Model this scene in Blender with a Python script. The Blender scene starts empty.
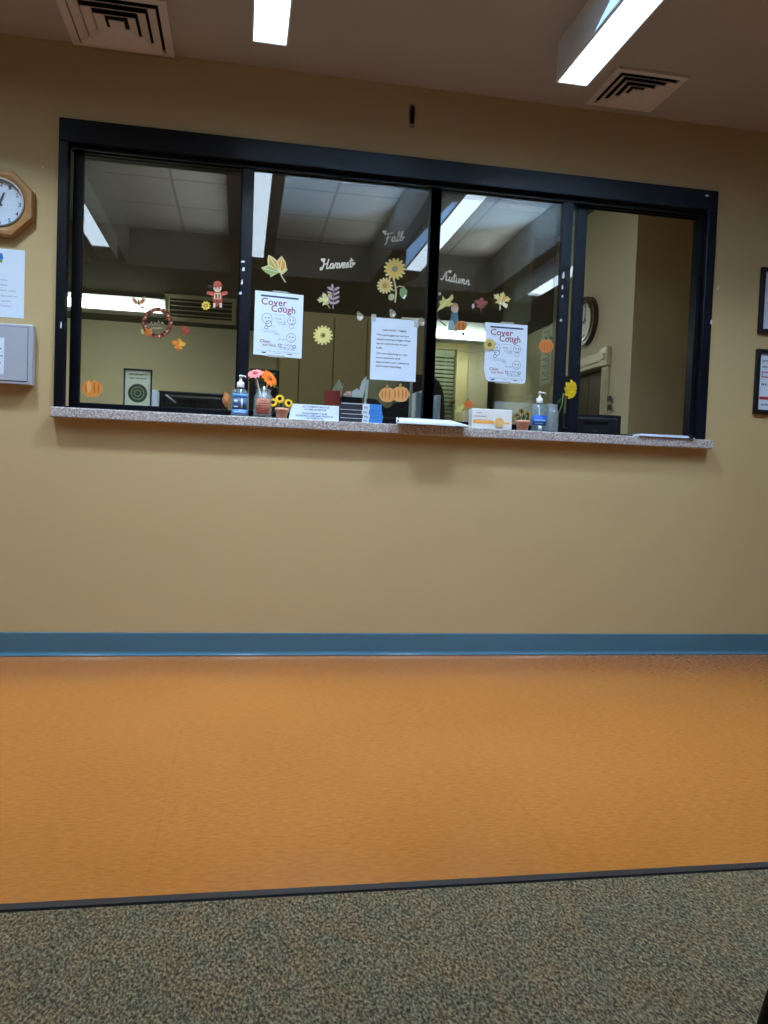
import bpy, bmesh, math, random
from mathutils import Vector, Matrix
random.seed(7)
PI = math.pi
SC = bpy.context.scene
COL = SC.collection

# ------------------------------------------------------------------ camera
F, YAW, PITCH, ROLL = 794.004, 0.18056376, -0.041109113, 0.037861441
EYE = Vector((0.0, -3.7, 0.8381))
_f = Vector((math.sin(YAW)*math.cos(PITCH), math.cos(YAW)*math.cos(PITCH), math.sin(PITCH)))
_r = Vector((math.cos(YAW), -math.sin(YAW), 0.0))
_u = _r.cross(_f)
RT = _r*math.cos(ROLL) + _u*math.sin(ROLL)
UP = -_r*math.sin(ROLL) + _u*math.cos(ROLL)
FW = _f
cam_d = bpy.data.cameras.new('camera')
cam = bpy.data.objects.new('camera', cam_d)
COL.objects.link(cam)
cam_d.sensor_fit = 'HORIZONTAL'
cam_d.sensor_width = 36.0
cam_d.lens = F/768*36.0
cam_d.clip_start = 0.05
m = Matrix((RT, UP, -FW)).transposed().to_4x4()
m.translation = EYE
cam.matrix_world = m
SC.camera = cam


def at(px, py, y):
    """point of the plane at depth y that the photograph shows at (px, py)"""
    v = FW + RT*((px-384)/F) - UP*((py-512)/F)
    return EYE + v*((y-EYE.y)/v.y)


def atx(px, py, x):
    v = FW + RT*((px-384)/F) - UP*((py-512)/F)
    return EYE + v*((x-EYE.x)/v.x)


def lx_(px, y, py=420):
    return at(px, py, y).x


def lz_(px, py, y):
    return at(px, py, y).z


# ------------------------------------------------------------------ materials
def lin(h):
    h = h.lstrip('#')
    c = [int(h[i:i+2], 16)/255 for i in (0, 2, 4)]
    return tuple(x/12.92 if x <= .04045 else ((x+.055)/1.055)**2.4 for x in c) + (1.0,)


MATS = {}


def M(name, hexc, rough=.6, metal=0.0, var=.08, scale=30.0, spec=.4, bump=0.0, alpha=1.0):
    if name in MATS:
        return MATS[name]
    mt = bpy.data.materials.new(name)
    mt.use_nodes = True
    nt = mt.node_tree
    b = nt.nodes['Principled BSDF']
    b.inputs['Roughness'].default_value = rough
    b.inputs['Metallic'].default_value = metal
    b.inputs['Specular IOR Level'].default_value = spec
    b.inputs['Alpha'].default_value = alpha
    c = lin(hexc)
    tc = nt.nodes.new('ShaderNodeTexCoord')
    nz = nt.nodes.new('ShaderNodeTexNoise')
    nz.inputs['Scale'].default_value = scale
    nz.inputs['Detail'].default_value = 3
    nt.links.new(tc.outputs['Object'], nz.inputs['Vector'])
    mx = nt.nodes.new('ShaderNodeMix')
    mx.data_type = 'RGBA'
    mx.inputs['A'].default_value = tuple(x*(1-var) for x in c[:3]) + (1,)
    mx.inputs['B'].default_value = tuple(min(1, x*(1+var)) for x in c[:3]) + (1,)
    nt.links.new(nz.outputs['Fac'], mx.inputs['Factor'])
    nt.links.new(mx.outputs['Result'], b.inputs['Base Color'])
    if bump:
        bp = nt.nodes.new('ShaderNodeBump')
        bp.inputs['Strength'].default_value = bump
        bp.inputs['Distance'].default_value = .002
        nt.links.new(nz.outputs['Fac'], bp.inputs['Height'])
        nt.links.new(bp.outputs['Normal'], b.inputs['Normal'])
    MATS[name] = mt
    return mt


def emit(name, rgb, strength):
    mt = bpy.data.materials.new(name)
    mt.use_nodes = True
    nt = mt.node_tree
    nt.nodes.remove(nt.nodes['Principled BSDF'])
    e = nt.nodes.new('ShaderNodeEmission')
    e.inputs['Color'].default_value = (*rgb, 1)
    e.inputs['Strength'].default_value = strength
    nt.links.new(e.outputs[0], nt.nodes['Material Output'].inputs['Surface'])
    MATS[name] = mt
    return mt


def clear(name, k0, k1, tint=(1, 1, 1), rough=0.0, body=0.0, bodyc=(1, 1, 1)):
    """clear sheet: transparent + mirror reflection, optionally a milky body"""
    mt = bpy.data.materials.new(name)
    mt.use_nodes = True
    nt = mt.node_tree
    nt.nodes.remove(nt.nodes['Principled BSDF'])
    t = nt.nodes.new('ShaderNodeBsdfTransparent')
    t.inputs['Color'].default_value = (*tint, 1)
    g = nt.nodes.new('ShaderNodeBsdfGlossy')
    g.inputs['Roughness'].default_value = rough
    lw = nt.nodes.new('ShaderNodeLayerWeight')
    lw.inputs['Blend'].default_value = .5
    pw = nt.nodes.new('ShaderNodeMath'); pw.operation = 'POWER'
    pw.inputs[1].default_value = 4
    nt.links.new(lw.outputs['Facing'], pw.inputs[0])
    ma = nt.nodes.new('ShaderNodeMath'); ma.operation = 'MULTIPLY_ADD'
    ma.inputs[1].default_value = k1
    ma.inputs[2].default_value = k0
    nt.links.new(pw.outputs[0], ma.inputs[0])
    src = t
    if body:
        d = nt.nodes.new('ShaderNodeBsdfDiffuse')
        d.inputs['Color'].default_value = (*bodyc, 1)
        mb = nt.nodes.new('ShaderNodeMixShader')
        mb.inputs[0].default_value = body
        nt.links.new(t.outputs[0], mb.inputs[1])
        nt.links.new(d.outputs[0], mb.inputs[2])
        src = mb
    mx = nt.nodes.new('ShaderNodeMixShader')
    nt.links.new(ma.outputs[0], mx.inputs[0])
    nt.links.new(src.outputs[0], mx.inputs[1])
    nt.links.new(g.outputs[0], mx.inputs[2])
    nt.links.new(mx.outputs[0], nt.nodes['Material Output'].inputs['Surface'])
    MATS[name] = mt
    return mt


def nodes_of(mt):
    nt = mt.node_tree
    return nt, nt.nodes['Principled BSDF']


WALL = M('tan wall paint', '#bba67b', .62, var=.03, scale=3, spec=.25, bump=.0)
WALL_IN = M('office wall paint', '#bcb79c', .7, var=.03, scale=2, spec=.2)
CEIL = M('ceiling paint', '#a6a39e', .8, var=.03, scale=3, spec=.2)
BASE = M('blue vinyl base', '#466e84', .16, var=.05, scale=6, spec=.5)
FRAME = M('black anodised metal', '#080a13', .4, var=.15, scale=12, spec=.2)
CHIP = M('bare scratched metal', '#d9dde6', .5, var=.1)
BLACKP = M('black plastic', '#15171b', .4, var=.1)
BLACKS = M('black satin plastic', '#0a0b0d', .25, var=.1)
DARKSLOT = M('dark cavity', '#060606', .9, var=.1)
PAPER = M('white paper', '#d6e6fb', .75, var=.02)
PAPER2 = M('cream sheet', '#dfe2cd', .75, var=.03)
INK = M('grey ink', '#3c4658', .8, var=.05)
INKL = M('pale grey ink', '#8896ab', .8, var=.05)
REDINK = M('dusty red ink', '#8d4a60', .8, var=.05)
NAVY = M('navy ink', '#31435e', .8, var=.05)
WHITEP = M('white plastic', '#e8ebee', .35, var=.03)
VENTW = M('white vent enamel', '#cdc8c6', .5, var=.05)
GREYBOX = M('pale grey metal', '#a9afbf', .4, var=.03)
OAK = M('oak wood', '#9a7240', .4, var=.25, scale=26)
TERRA = M('terracotta clay', '#d8a48e', .8, var=.08)
GREEN = M('leaf green', '#41552a', .7, var=.2)
YEL = M('sunflower yellow', '#efc32a', .7, var=.12, scale=90)
BROWN = M('flower centre brown', '#2a160c', .9, var=.2)
PINK = M('coral petal', '#e08a8a', .7, var=.15, scale=90)
CORAL = M('deep coral', '#c24a58', .7, var=.15)
ORANGE = M('orange petal', '#ee7a1c', .7, var=.15, scale=90)
REDBOX = M('dark red card', '#8a2f2a', .7)
BLUEBOX = M('bright blue card', '#3d86d8', .5)
TAPE = clear('clear tape', .06, .3, (1, 1, 1), .1, .35, (.75, .8, .78))
GLASS = clear('pane glass', .115, .6, (.97, .985, .97))
ACRYL = clear('acrylic sheet', .06, .5, (.93, .97, .9), .05, .10, (.8, .9, .75))
JAR = clear('frosted jar glass', .07, .5, (.85, .92, .95), .25, .24, (.55, .63, .66))
BOTTLE = clear('clear bottle plastic', .06, .6, (.86, .94, 1.0), .1, .16, (.6, .75, .9))
BLUEGEL = clear('blue gel', .05, .5, (.2, .45, .9), .1, .55, (.06, .22, .75))
LAMPC = (.68, .84, 1.0)
LENS = emit('lit lens', LAMPC, 5.0)
SIDE = emit('blue side glow', (.30, .55, 1.0), 2.2)  # glow standing in for blue light on a light housing
STRIP = emit('lit strip lens', (.86, 1.0, .90), 14.0)


# ---- granite laminate
def granite():
    mt = M('granite laminate', '#a99a8e', .45, var=.0)
    nt, b = nodes_of(mt)
    tc = nt.nodes.new('ShaderNodeTexCoord')
    v = nt.nodes.new('ShaderNodeTexNoise'); v.inputs['Scale'].default_value = 110; v.inputs['Detail'].default_value = 6; v.inputs['Roughness'].default_value = .75
    nt.links.new(tc.outputs['Object'], v.inputs['Vector'])
    r = nt.nodes.new('ShaderNodeValToRGB')
    r.color_ramp.elements[0].position = .33; r.color_ramp.elements[0].color = lin('#5a5356')
    r.color_ramp.elements[1].position = .68; r.color_ramp.elements[1].color = lin('#e6e4ea')
    e = r.color_ramp.elements.new(.47); e.color = lin('#a09896')
    e = r.color_ramp.elements.new(.57); e.color = lin('#c2bdc0')
    nt.links.new(v.outputs['Fac'], r.inputs[0])
    nt.links.new(r.outputs[0], b.inputs['Base Color'])
    return mt


GRAN = granite()


def vinyl():
    mt = M('orange vinyl floor', '#c57a30', .3, var=0, spec=.6)
    nt, b = nodes_of(mt)
    tc = nt.nodes.new('ShaderNodeTexCoord')
    mp = nt.nodes.new('ShaderNodeMapping'); mp.inputs['Scale'].default_value = (1, 3.0, 1)
    nt.links.new(tc.outputs['Object'], mp.inputs['Vector'])
    n1 = nt.nodes.new('ShaderNodeTexNoise'); n1.inputs['Scale'].default_value = 40; n1.inputs['Detail'].default_value = 8; n1.inputs['Roughness'].default_value = .7
    nt.links.new(mp.outputs[0], n1.inputs['Vector'])
    n2 = nt.nodes.new('ShaderNodeTexNoise'); n2.inputs['Scale'].default_value = 1.2; n2.inputs['Detail'].default_value = 3
    nt.links.new(tc.outputs['Object'], n2.inputs['Vector'])
    r = nt.nodes.new('ShaderNodeValToRGB')
    r.color_ramp.elements[0].position = .25; r.color_ramp.elements[0].color = lin('#91531a')
    r.color_ramp.elements[1].position = .75; r.color_ramp.elements[1].color = lin('#b7732f')
    nt.links.new(n1.outputs['Fac'], r.inputs[0])
    mx = nt.nodes.new('ShaderNodeMix'); mx.data_type = 'RGBA'; mx.blend_type = 'MULTIPLY'
    r2 = nt.nodes.new('ShaderNodeValToRGB')
    r2.color_ramp.elements[0].position = .3; r2.color_ramp.elements[0].color = (.88, .86, .84, 1)
    r2.color_ramp.elements[1].position = .7; r2.color_ramp.elements[1].color = (1, 1, 1, 1)
    nt.links.new(n2.outputs['Fac'], r2.inputs[0])
    mx.inputs['Factor'].default_value = 1
    nt.links.new(r.outputs[0], mx.inputs['A']); nt.links.new(r2.outputs[0], mx.inputs['B'])
    # sheet seams
    br = nt.nodes.new('ShaderNodeTexBrick')
    br.offset = 0.5
    br.inputs['Scale'].default_value = 1
    br.inputs['Brick Width'].default_value = .914; br.inputs['Row Height'].default_value = 3.2
    br.inputs['Mortar Size'].default_value = .0012
    br.inputs['Color1'].default_value = (1, 1, 1, 1); br.inputs['Color2'].default_value = (1, 1, 1, 1); br.inputs['Mortar'].default_value = (.9, .87, .85, 1)
    nt.links.new(tc.outputs['Object'], br.inputs['Vector'])
    m2 = nt.nodes.new('ShaderNodeMix'); m2.data_type = 'RGBA'; m2.blend_type = 'MULTIPLY'; m2.inputs['Factor'].default_value = 1
    nt.links.new(mx.outputs['Result'], m2.inputs['A']); nt.links.new(br.outputs['Color'], m2.inputs['B'])
    nt.links.new(m2.outputs['Result'], b.inputs['Base Color'])
    n3 = nt.nodes.new('ShaderNodeMapRange'); n3.inputs['To Min'].default_value = .12; n3.inputs['To Max'].default_value = .26
    nt.links.new(n1.outputs['Fac'], n3.inputs['Value']); nt.links.new(n3.outputs[0], b.inputs['Roughness'])
    return mt


VINYL = vinyl()


def carpet():
    mt = M('flecked carpet', '#5c5644', .95, var=0, spec=.1)
    nt, b = nodes_of(mt)
    tc = nt.nodes.new('ShaderNodeTexCoord')
    mp = nt.nodes.new('ShaderNodeMapping'); mp.inputs['Rotation'].default_value = (0, 0, .6); mp.inputs['Scale'].default_value = (1, .55, 1)
    nt.links.new(tc.outputs['Object'], mp.inputs['Vector'])
    n1 = nt.nodes.new('ShaderNodeTexNoise'); n1.inputs['Scale'].default_value = 210; n1.inputs['Detail'].default_value = 2.5; n1.inputs['Roughness'].default_value = .7
    nt.links.new(mp.outputs[0], n1.inputs['Vector'])
    n2 = nt.nodes.new('ShaderNodeTexNoise'); n2.inputs['Scale'].default_value = 26; n2.inputs['Detail'].default_value = 3
    nt.links.new(mp.outputs[0], n2.inputs['Vector'])
    r = nt.nodes.new('ShaderNodeValToRGB')
    r.color_ramp.elements[0].position = .34; r.color_ramp.elements[0].color = lin('#25221c')
    r.color_ramp.elements[1].position = .66; r.color_ramp.elements[1].color = lin('#8d806a')
    e = r.color_ramp.elements.new(.5); e.color = lin('#5d5342')
    nt.links.new(n1.outputs['Fac'], r.inputs[0])
    r2 = nt.nodes.new('ShaderNodeValToRGB')
    r2.color_ramp.elements[0].position = .32; r2.color_ramp.elements[0].color = (.76, .80, .72, 1)
    r2.color_ramp.elements[1].position = .68; r2.color_ramp.elements[1].color = (1.0, .82, .66, 1)
    e = r2.color_ramp.elements.new(.5); e.color = (.92, .86, .74, 1)
    nt.links.new(n2.outputs['Fac'], r2.inputs[0])
    mx = nt.nodes.new('ShaderNodeMix'); mx.data_type = 'RGBA'; mx.blend_type = 'MULTIPLY'; mx.inputs['Factor'].default_value = 1
    nt.links.new(r.outputs[0], mx.inputs['A']); nt.links.new(r2.outputs[0], mx.inputs['B'])
    nt.links.new(mx.outputs['Result'], b.inputs['Base Color'])
    bp = nt.nodes.new('ShaderNodeBump'); bp.inputs['Strength'].default_value = .9; bp.inputs['Distance'].default_value = .006
    nt.links.new(n1.outputs['Fac'], bp.inputs['Height']); nt.links.new(bp.outputs['Normal'], b.inputs['Normal'])
    return mt


CARPET = carpet()


def tiles():
    mt = M('acoustic ceiling tile', '#cfcec4', .85, var=0, spec=.2)
    nt, b = nodes_of(mt)
    tc = nt.nodes.new('ShaderNodeTexCoord')
    br = nt.nodes.new('ShaderNodeTexBrick'); br.offset = 0
    br.inputs['Scale'].default_value = 1
    br.inputs['Brick Width'].default_value = .61; br.inputs['Row Height'].default_value = .61; br.inputs['Mortar Size'].default_value = .012
    br.inputs['Color1'].default_value = lin('#efeee6'); br.inputs['Color2'].default_value = lin('#e8e6dc'); br.inputs['Mortar'].default_value = lin('#b9b8b0')
    nt.links.new(tc.outputs['Object'], br.inputs['Vector'])
    nt.links.new(br.outputs['Color'], b.inputs['Base Color'])
    return mt


TILE = tiles()


# ------------------------------------------------------------------ mesh builder
class MB:
    def __init__(s):
        s.bm = bmesh.new(); s.mats = []

    def mi(s, mt):
        if mt is None:
            return 0
        if mt not in s.mats:
            s.mats.append(mt)
        return s.mats.index(mt)

    def _faces(s, vs, mt, smooth=False):
        i = s.mi(mt)
        for f in {f for v in vs for f in v.link_faces}:
            f.material_index = i; f.smooth = smooth

    def box(s, a, b, mt=None, bev=0.0, rot=None, piv=None):
        a, b = Vector(a), Vector(b)
        lo = Vector(map(min, a, b)); hi = Vector(map(max, a, b))
        r = bmesh.ops.create_cube(s.bm, size=1)
        vs = r['verts']
        for v in vs:
            v.co = Vector((lo[k] + (v.co[k]+.5)*(hi[k]-lo[k]) for k in range(3)))
        if bev:
            es = list({e for v in vs for e in v.link_edges})
            rr = bmesh.ops.bevel(s.bm, geom=es, offset=bev, segments=2, affect='EDGES', profile=.5)
            vs = list({v for f in rr['faces'] for v in f.verts} | {v for v in vs if v.is_valid})
        if rot is not None:
            c = piv if piv is not None else (lo+hi)/2
            for v in vs:
                v.co = rot @ (v.co - c) + c
        s._faces(vs, mt)
        return s

    def poly(s, pts, nrm, th, mt=None):
        """closed outline pts (3D, planar) extruded by th along nrm"""
        nrm = Vector(nrm).normalized()*th
        a = [s.bm.verts.new(Vector(p)) for p in pts]
        b = [s.bm.verts.new(Vector(p)+nrm) for p in pts]
        i = s.mi(mt); n = len(pts)
        fs = []
        try:
            fs.append(s.bm.faces.new(a)); fs.append(s.bm.faces.new(b[::-1]))
        except ValueError:
            pass
        for f in fs:
            f.normal_update()
        tri = bmesh.ops.triangulate(s.bm, faces=fs)['faces']
        for f in tri:
            f.material_index = i
        for k in range(n):
            f = s.bm.faces.new((a[k], b[k], b[(k+1) % n], a[(k+1) % n])); f.material_index = i
        return s

    def lathe(s, c, prof, n=28, sx=1.0, sy=1.0, mt=None, cap=True, smooth=True):
        """prof: list of (radius, z) about vertical axis at c"""
        c = Vector(c); rings = []
        for r, z in prof:
            rings.append([s.bm.verts.new(c + Vector((r*sx*math.cos(2*PI*k/n), r*sy*math.sin(2*PI*k/n), z))) for k in range(n)])
        i = s.mi(mt)
        for A, B in zip(rings, rings[1:]):
            for k in range(n):
                f = s.bm.faces.new((A[k], A[(k+1) % n], B[(k+1) % n], B[k])); f.material_index = i; f.smooth = smooth
        if cap:
            for R_, rev in ((rings[0], True), (rings[-1], False)):
                f = s.bm.faces.new(R_[::-1] if rev else R_); f.material_index = i
        return s

    def tube(s, pts, r, n=8, mt=None, r2=None, smooth=True):
        pts = [Vector(p) for p in pts]
        rings = []
        for k, p in enumerate(pts):
            d = (pts[min(k+1, len(pts)-1)] - pts[max(k-1, 0)]).normalized()
            a = d.cross(Vector((0, 0, 1)) if abs(d.z) < .9 else Vector((1, 0, 0))).normalized()
            b = d.cross(a)
            rr = r if r2 is None else r + (r2-r)*k/(len(pts)-1)
            rings.append([s.bm.verts.new(p + (a*math.cos(2*PI*j/n) + b*math.sin(2*PI*j/n))*rr) for j in range(n)])
        i = s.mi(mt)
        for A, B in zip(rings, rings[1:]):
            for j in range(n):
                f = s.bm.faces.new((A[j], A[(j+1) % n], B[(j+1) % n], B[j])); f.material_index = i; f.smooth = smooth
        for R_ in (rings[0][::-1], rings[-1]):
            f = s.bm.faces.new(R_); f.material_index = i
        return s

    def ball(s, c, r, sc=(1, 1, 1), mt=None, seg=14):
        vs = bmesh.ops.create_uvsphere(s.bm, u_segments=seg, v_segments=seg//2+2, radius=r)['verts']
        for v in vs:
            v.co = Vector(c) + Vector((v.co[k]*sc[k] for k in range(3)))
        s._faces(vs, mt, True)
        return s

    def disc_y(s, c, r0, r1, th, mt=None, n=36, rz=1.0):
        """ring or disc standing in the XZ plane, extruded towards -y"""
        c = Vector(c); i = s.mi(mt)
        def ring(r, y):
            return [s.bm.verts.new(c + Vector((r*math.cos(2*PI*k/n), y, r*rz*math.sin(2*PI*k/n)))) for k in range(n)]
        o0, o1 = ring(r1, 0), ring(r1, -th)
        fs = []
        if r0 > 0:
            i0, i1 = ring(r0, 0), ring(r0, -th)
            prs = ((o0, o1), (o1, i1), (i1, i0), (i0, o0))
            for A, B in prs:
                for k in range(n):
                    fs.append(s.bm.faces.new((A[k], A[(k+1) % n], B[(k+1) % n], B[k])))
        else:
            for k in range(n):
                fs.append(s.bm.faces.new((o0[k], o0[(k+1) % n], o1[(k+1) % n], o1[k])))
            fs.append(s.bm.faces.new(o0)); fs.append(s.bm.faces.new(o1[::-1]))
        for f in fs:
            f.material_index = i
        return s

    def build(s, name, mt=None, parent=None, smooth=False):
        bmesh.ops.recalc_face_normals(s.bm, faces=s.bm.faces[:])
        org = WORLD.get(parent.name, Vector()) if parent else None
        vs = s.bm.verts
        if parent is None:
            xs = [v.co for v in vs]
            lo = Vector((min(c[k] for c in xs) for k in range(3))); hi = Vector((max(c[k] for c in xs) for k in range(3)))
            org = Vector(((lo.x+hi.x)/2, (lo.y+hi.y)/2, lo.z))
        for v in vs:
            v.co -= org
        me = bpy.data.meshes.new(name)
        s.bm.to_mesh(me); s.bm.free()
        for k in (s.mats or [mt]):
            me.materials.append(k)
        o = bpy.data.objects.new(name, me)
        COL.objects.link(o)
        if parent:
            o.parent = parent
            WORLD[o.name] = org
        else:
            o.location = org
            WORLD[o.name] = org
        return o


WORLD = {}


def thing(name, label, cat, loc, group=None):
    o = bpy.data.objects.new(name, None)
    o.empty_display_size = .05
    COL.objects.link(o)
    o.location = loc
    WORLD[o.name] = Vector(loc)
    return tag(o, label, cat, group)


def tag(o, label, cat, group=None):
    o['label'] = label; o['category'] = cat
    if group:
        o['group'] = group
    return o


def struct(o):
    o['kind'] = 'structure'
    return o


def text_mesh(mb, body, x0, x1, z, y, mt, cap=None, shear=0.0, th=.0005, align='L', offset=0.0):
    """lettering in an XZ plane facing -y, first baseline at z; fitted to x0..x1 (or cap height alone when x1 is None)"""
    cu = bpy.data.curves.new('lettering', 'FONT')
    cu.body = body; cu.size = 1; cu.shear = shear; cu.resolution_u = 2
    cu.offset = offset + .012
    ob = bpy.data.objects.new('lettering', cu)
    COL.objects.link(ob)
    bpy.context.view_layer.update()
    me = bpy.data.meshes.new_from_object(ob.evaluated_get(bpy.context.evaluated_depsgraph_get()))
    bpy.data.objects.remove(ob)
    co = [v.co.copy() for v in me.vertices]
    lo = min(c.x for c in co); hi = max(c.x for c in co)
    k = (x1-x0)/(hi-lo) if x1 is not None else cap/.7
    ks = cap/.7 if cap else k
    i = mb.mi(mt)
    vs = [mb.bm.verts.new(Vector((x0 + (c.x-lo)*k, y-th, z + c.y*ks))) for c in co]
    for p in me.polygons:
        try:
            f = mb.bm.faces.new([vs[q] for q in p.vertices]); f.material_index = i
        except ValueError:
            pass
    bpy.data.meshes.remove(me)
    return mb


# ================================================================== SETTING
H = 2.667
X0, X1, YB = -3.2, 4.7, -7.0
WX0, WX1, WZ0, WZ1 = -.8125, 2.3165, 1.053, 2.3435     # opening in the front wall
mb = MB()
TW = .15
mb.box((X0, 0, 0), (WX0, TW, 3.3)).box((WX1, 0, 0), (X1, TW, 3.3)).box((WX0, 0, 0), (WX1, TW, WZ0)).box((WX0, 0, WZ1), (WX1, TW, 3.3))
struct(mb.build('wall_front', WALL))
mb = MB(); CAR_Y = -2.118
mb.box((X0, CAR_Y, -.1), (X1, .0, 0))
struct(mb.build('floor', VINYL))
mb = MB(); mb.box((X0, YB, -.1), (X1, CAR_Y-.022, .004))
struct(mb.build('floor_carpet', CARPET))
mb = MB()
mb.poly([(X0, CAR_Y, 0), (X0, CAR_Y-.006, .006), (X0, CAR_Y-.032, .008), (X0, CAR_Y-.037, .001), (X0, CAR_Y-.037, -.02), (X0, CAR_Y, -.02)], (1, 0, 0), X1-X0)
struct(mb.build('trim_1', M('black rubber strip', '#14141a', .4)))
# cove base
mb = MB()
prof = [(0, 0), (-.016, 0), (-.017, .004), (-.009, .009), (-.005, .018), (-.004, .1), (-.002, .1045), (0, .105)]
mb.poly([(X0, y, z) for y, z in prof], (1, 0, 0), X1-X0)
struct(mb.build('baseboard_front', BASE))

TR = [(-2.24, -1.34), (-1.04, -.14), (.22, 1.14), (1.46, 2.30), (2.70, 3.55)]
TY0, TY1, TZ = -3.62, -1.0, 3.0
mb = MB()
mb.box((X0, TY1, H), (X1, 0, 3.3)).box((X0, YB, H), (X1, TY0, 3.3))
xs = [X0] + [v for t in TR for v in t] + [X1]
for k in range(0, len(xs), 2):
    mb.box((xs[k], TY0, H), (xs[k+1], TY1, 3.3))
struct(mb.build('ceiling', CEIL))
mb = MB()
for a, b in TR:
    mb.box((a-.02, TY0-.02, TZ), (b+.02, TY1+.02, TZ+.03))
struct(mb.build('ceiling_tiles', TILE))

# side and back walls of the waiting area: window in the left one, glazed door in the back one
LW = (-5.0, -2.0, .9, 2.35)
mb = MB()
mb.box((X0-.15, YB, 0), (X0, LW[0], 3.3)).box((X0-.15, LW[1], 0), (X0, 0, 3.3)).box((X0-.15, LW[0], 0), (X0, LW[1], LW[2])).box((X0-.15, LW[0], LW[3]), (X0, LW[1], 3.3))
struct(mb.build('wall_left', M('olive side wall paint', '#77684b', .7)))
mb = MB(); mb.box((X1, YB, 0), (X1+.15, 0, 3.3)); struct(mb.build('wall_right', M('olive side wall paint', '#77684b', .7)))
DX0, DX1, DZ = 3.45, 4.45, 2.1
mb = MB()
mb.box((X0, YB-.15, 0), (DX0, YB, 3.3)).box((DX1, YB-.15, 0), (X1, YB, 3.3)).box((DX0, YB-.15, DZ), (DX1, YB, 3.3))
struct(mb.build('wall_back', M('olive side wall paint', '#77684b', .7)))
mb = MB()
for a, b in (((DX0, DX0+.07), (0, DZ)), ((DX1-.07, DX1), (0, DZ)), ((DX0+.07, DX1-.07), (DZ-.09, DZ)), ((DX0+.07, DX1-.07), (0, .2)), ((DX0+.07, DX1-.07), (.98, 1.05))):
    mb.box((a[0], YB-.1, b[0]), (a[1], YB-.05, b[1]))
d1 = struct(mb.build('door_1', FRAME))
mb = MB(); mb.box((DX0+.07, YB-.08, .2), (DX1-.07, YB-.074, DZ-.09)); mb.build('glass_panel', GLASS, d1)
mb = MB()
for a, b in (((LW[0], LW[0]+.06), (LW[2], LW[3])), ((LW[1]-.06, LW[1]), (LW[2], LW[3])), ((LW[0]+.06, LW[1]-.06), (LW[3]-.06, LW[3])), ((LW[0]+.06, LW[1]-.06), (LW[2], LW[2]+.06)), ((-3.53, -3.47), (LW[2]+.06, LW[3]-.06))):
    mb.box((X0-.1, a[0], b[0]), (X0-.04, a[1], b[1]))
w2 = struct(mb.build('window_2', FRAME))
mb = MB(); mb.box((X0-.075, LW[0]+.06, LW[2]+.06), (X0-.069, LW[1]-.06, LW[3]-.06)); mb.build('window_pane', GLASS, w2)

# office behind the window
IX0, IX1, IY1 = -2.6, 2.253, 3.6
SY = .7
mb = MB(); mb.box((IX0, TW, -.1), (IX1+1.2, IY1, 0)); struct(mb.build('floor_office', M('grey office floor', '#77746a', .6)))
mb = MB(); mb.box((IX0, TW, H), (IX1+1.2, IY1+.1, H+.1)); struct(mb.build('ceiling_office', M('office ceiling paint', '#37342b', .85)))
mb = MB(); mb.box((IX0-.1, TW, 0), (IX0, IY1, H)); struct(mb.build('wall_office_left', WALL_IN))
mb = MB(); mb.box((IX0, IY1, 0), (IX1+.1, IY1+.1, H)); struct(mb.build('wall_office_back', WALL_IN))
# right office wall with a doorway, and the short wall facing the window
dA, dB = atx(603.5, 380, IX1).y, atx(563, 380, IX1).y          # door opening along y
dTop = atx(603.5, 366, IX1).z
mb = MB()
mb.box((IX1, SY, 0), (IX1+.005, SY+.1, H)).box((IX1, SY+.1, 0), (IX1+.1, dA, H)).box((IX1, dB, 0), (IX1+.1, IY1, H)).box((IX1, dA, dTop), (IX1+.1, dB, H))
struct(mb.build('wall_office_right', WALL_IN))
mb = MB(); mb.box((IX1+.005, SY, 0), (IX1+1.2, SY+.1, H)); struct(mb.build('wall_stub', WALL))
mb = MB(); mb.box((IX1+1.2, TW, 0), (IX1+1.3, SY, H)); struct(mb.build('wall_stub_side', WALL))
# doorway: casing with corner block, dark door leaf
cw = .092
mb = MB()
x = IX1
for ya, yb in ((dA-cw, dA), (dB, dB+cw)):
    mb.box((x-.018, ya, 0), (x, yb, dTop), M('grey metal casing', '#b9b196', .4), .004)
    for q in (.25, .5, .75):
        yy = ya + (yb-ya)*q
        mb.box((x-.024, yy-.008, .02), (x-.016, yy+.008, dTop-.03), M('grey metal casing', '#b9b196', .4))
mb.box((x-.018, dA, dTop), (x, dB, dTop+cw), M('grey metal casing', '#b9b196', .4), .004)
mb.box((x-.025, dA, dTop+.03), (x-.016, dB, dTop+.055), M('grey metal casing', '#b9b196', .4))
for ya in (dA-cw-.008, dB-.008):
    mb.box((x-.034, ya, dTop-.01), (x, ya+cw+.016, dTop+cw+.02), M('grey metal casing', '#b9b196', .4), .006)
    mb.box((x-.042, ya+.035, dTop+.03), (x-.03, ya+cw-.02, dTop+cw-.02), M('grey metal casing', '#b9b196', .4), .004)
d2 = struct(mb.build('door_2'))
mb = MB()
mid = dA + (dB-dA)*.5
DKD = M('dark brown door', '#33291f', .45)
mb.box((x+.05, dA+.002, 0), (x+.085, mid-.004, dTop-.002), DKD).box((x+.05, mid+.004, 0), (x+.085, dB-.002, dTop-.002), DKD)
mb.build('door_leaf', DKD, d2)
for pz in (398.5, 407.5):
    p = atx(609.3, pz, x-.02)
    mb = MB(); mb.box((p.x-.003, p.y-.022, p.z-.017), (p.x+.002, p.y+.022, p.z+.017), BLACKP, .001)
    mb.build('strike_plate', BLACKP, d2)

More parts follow.
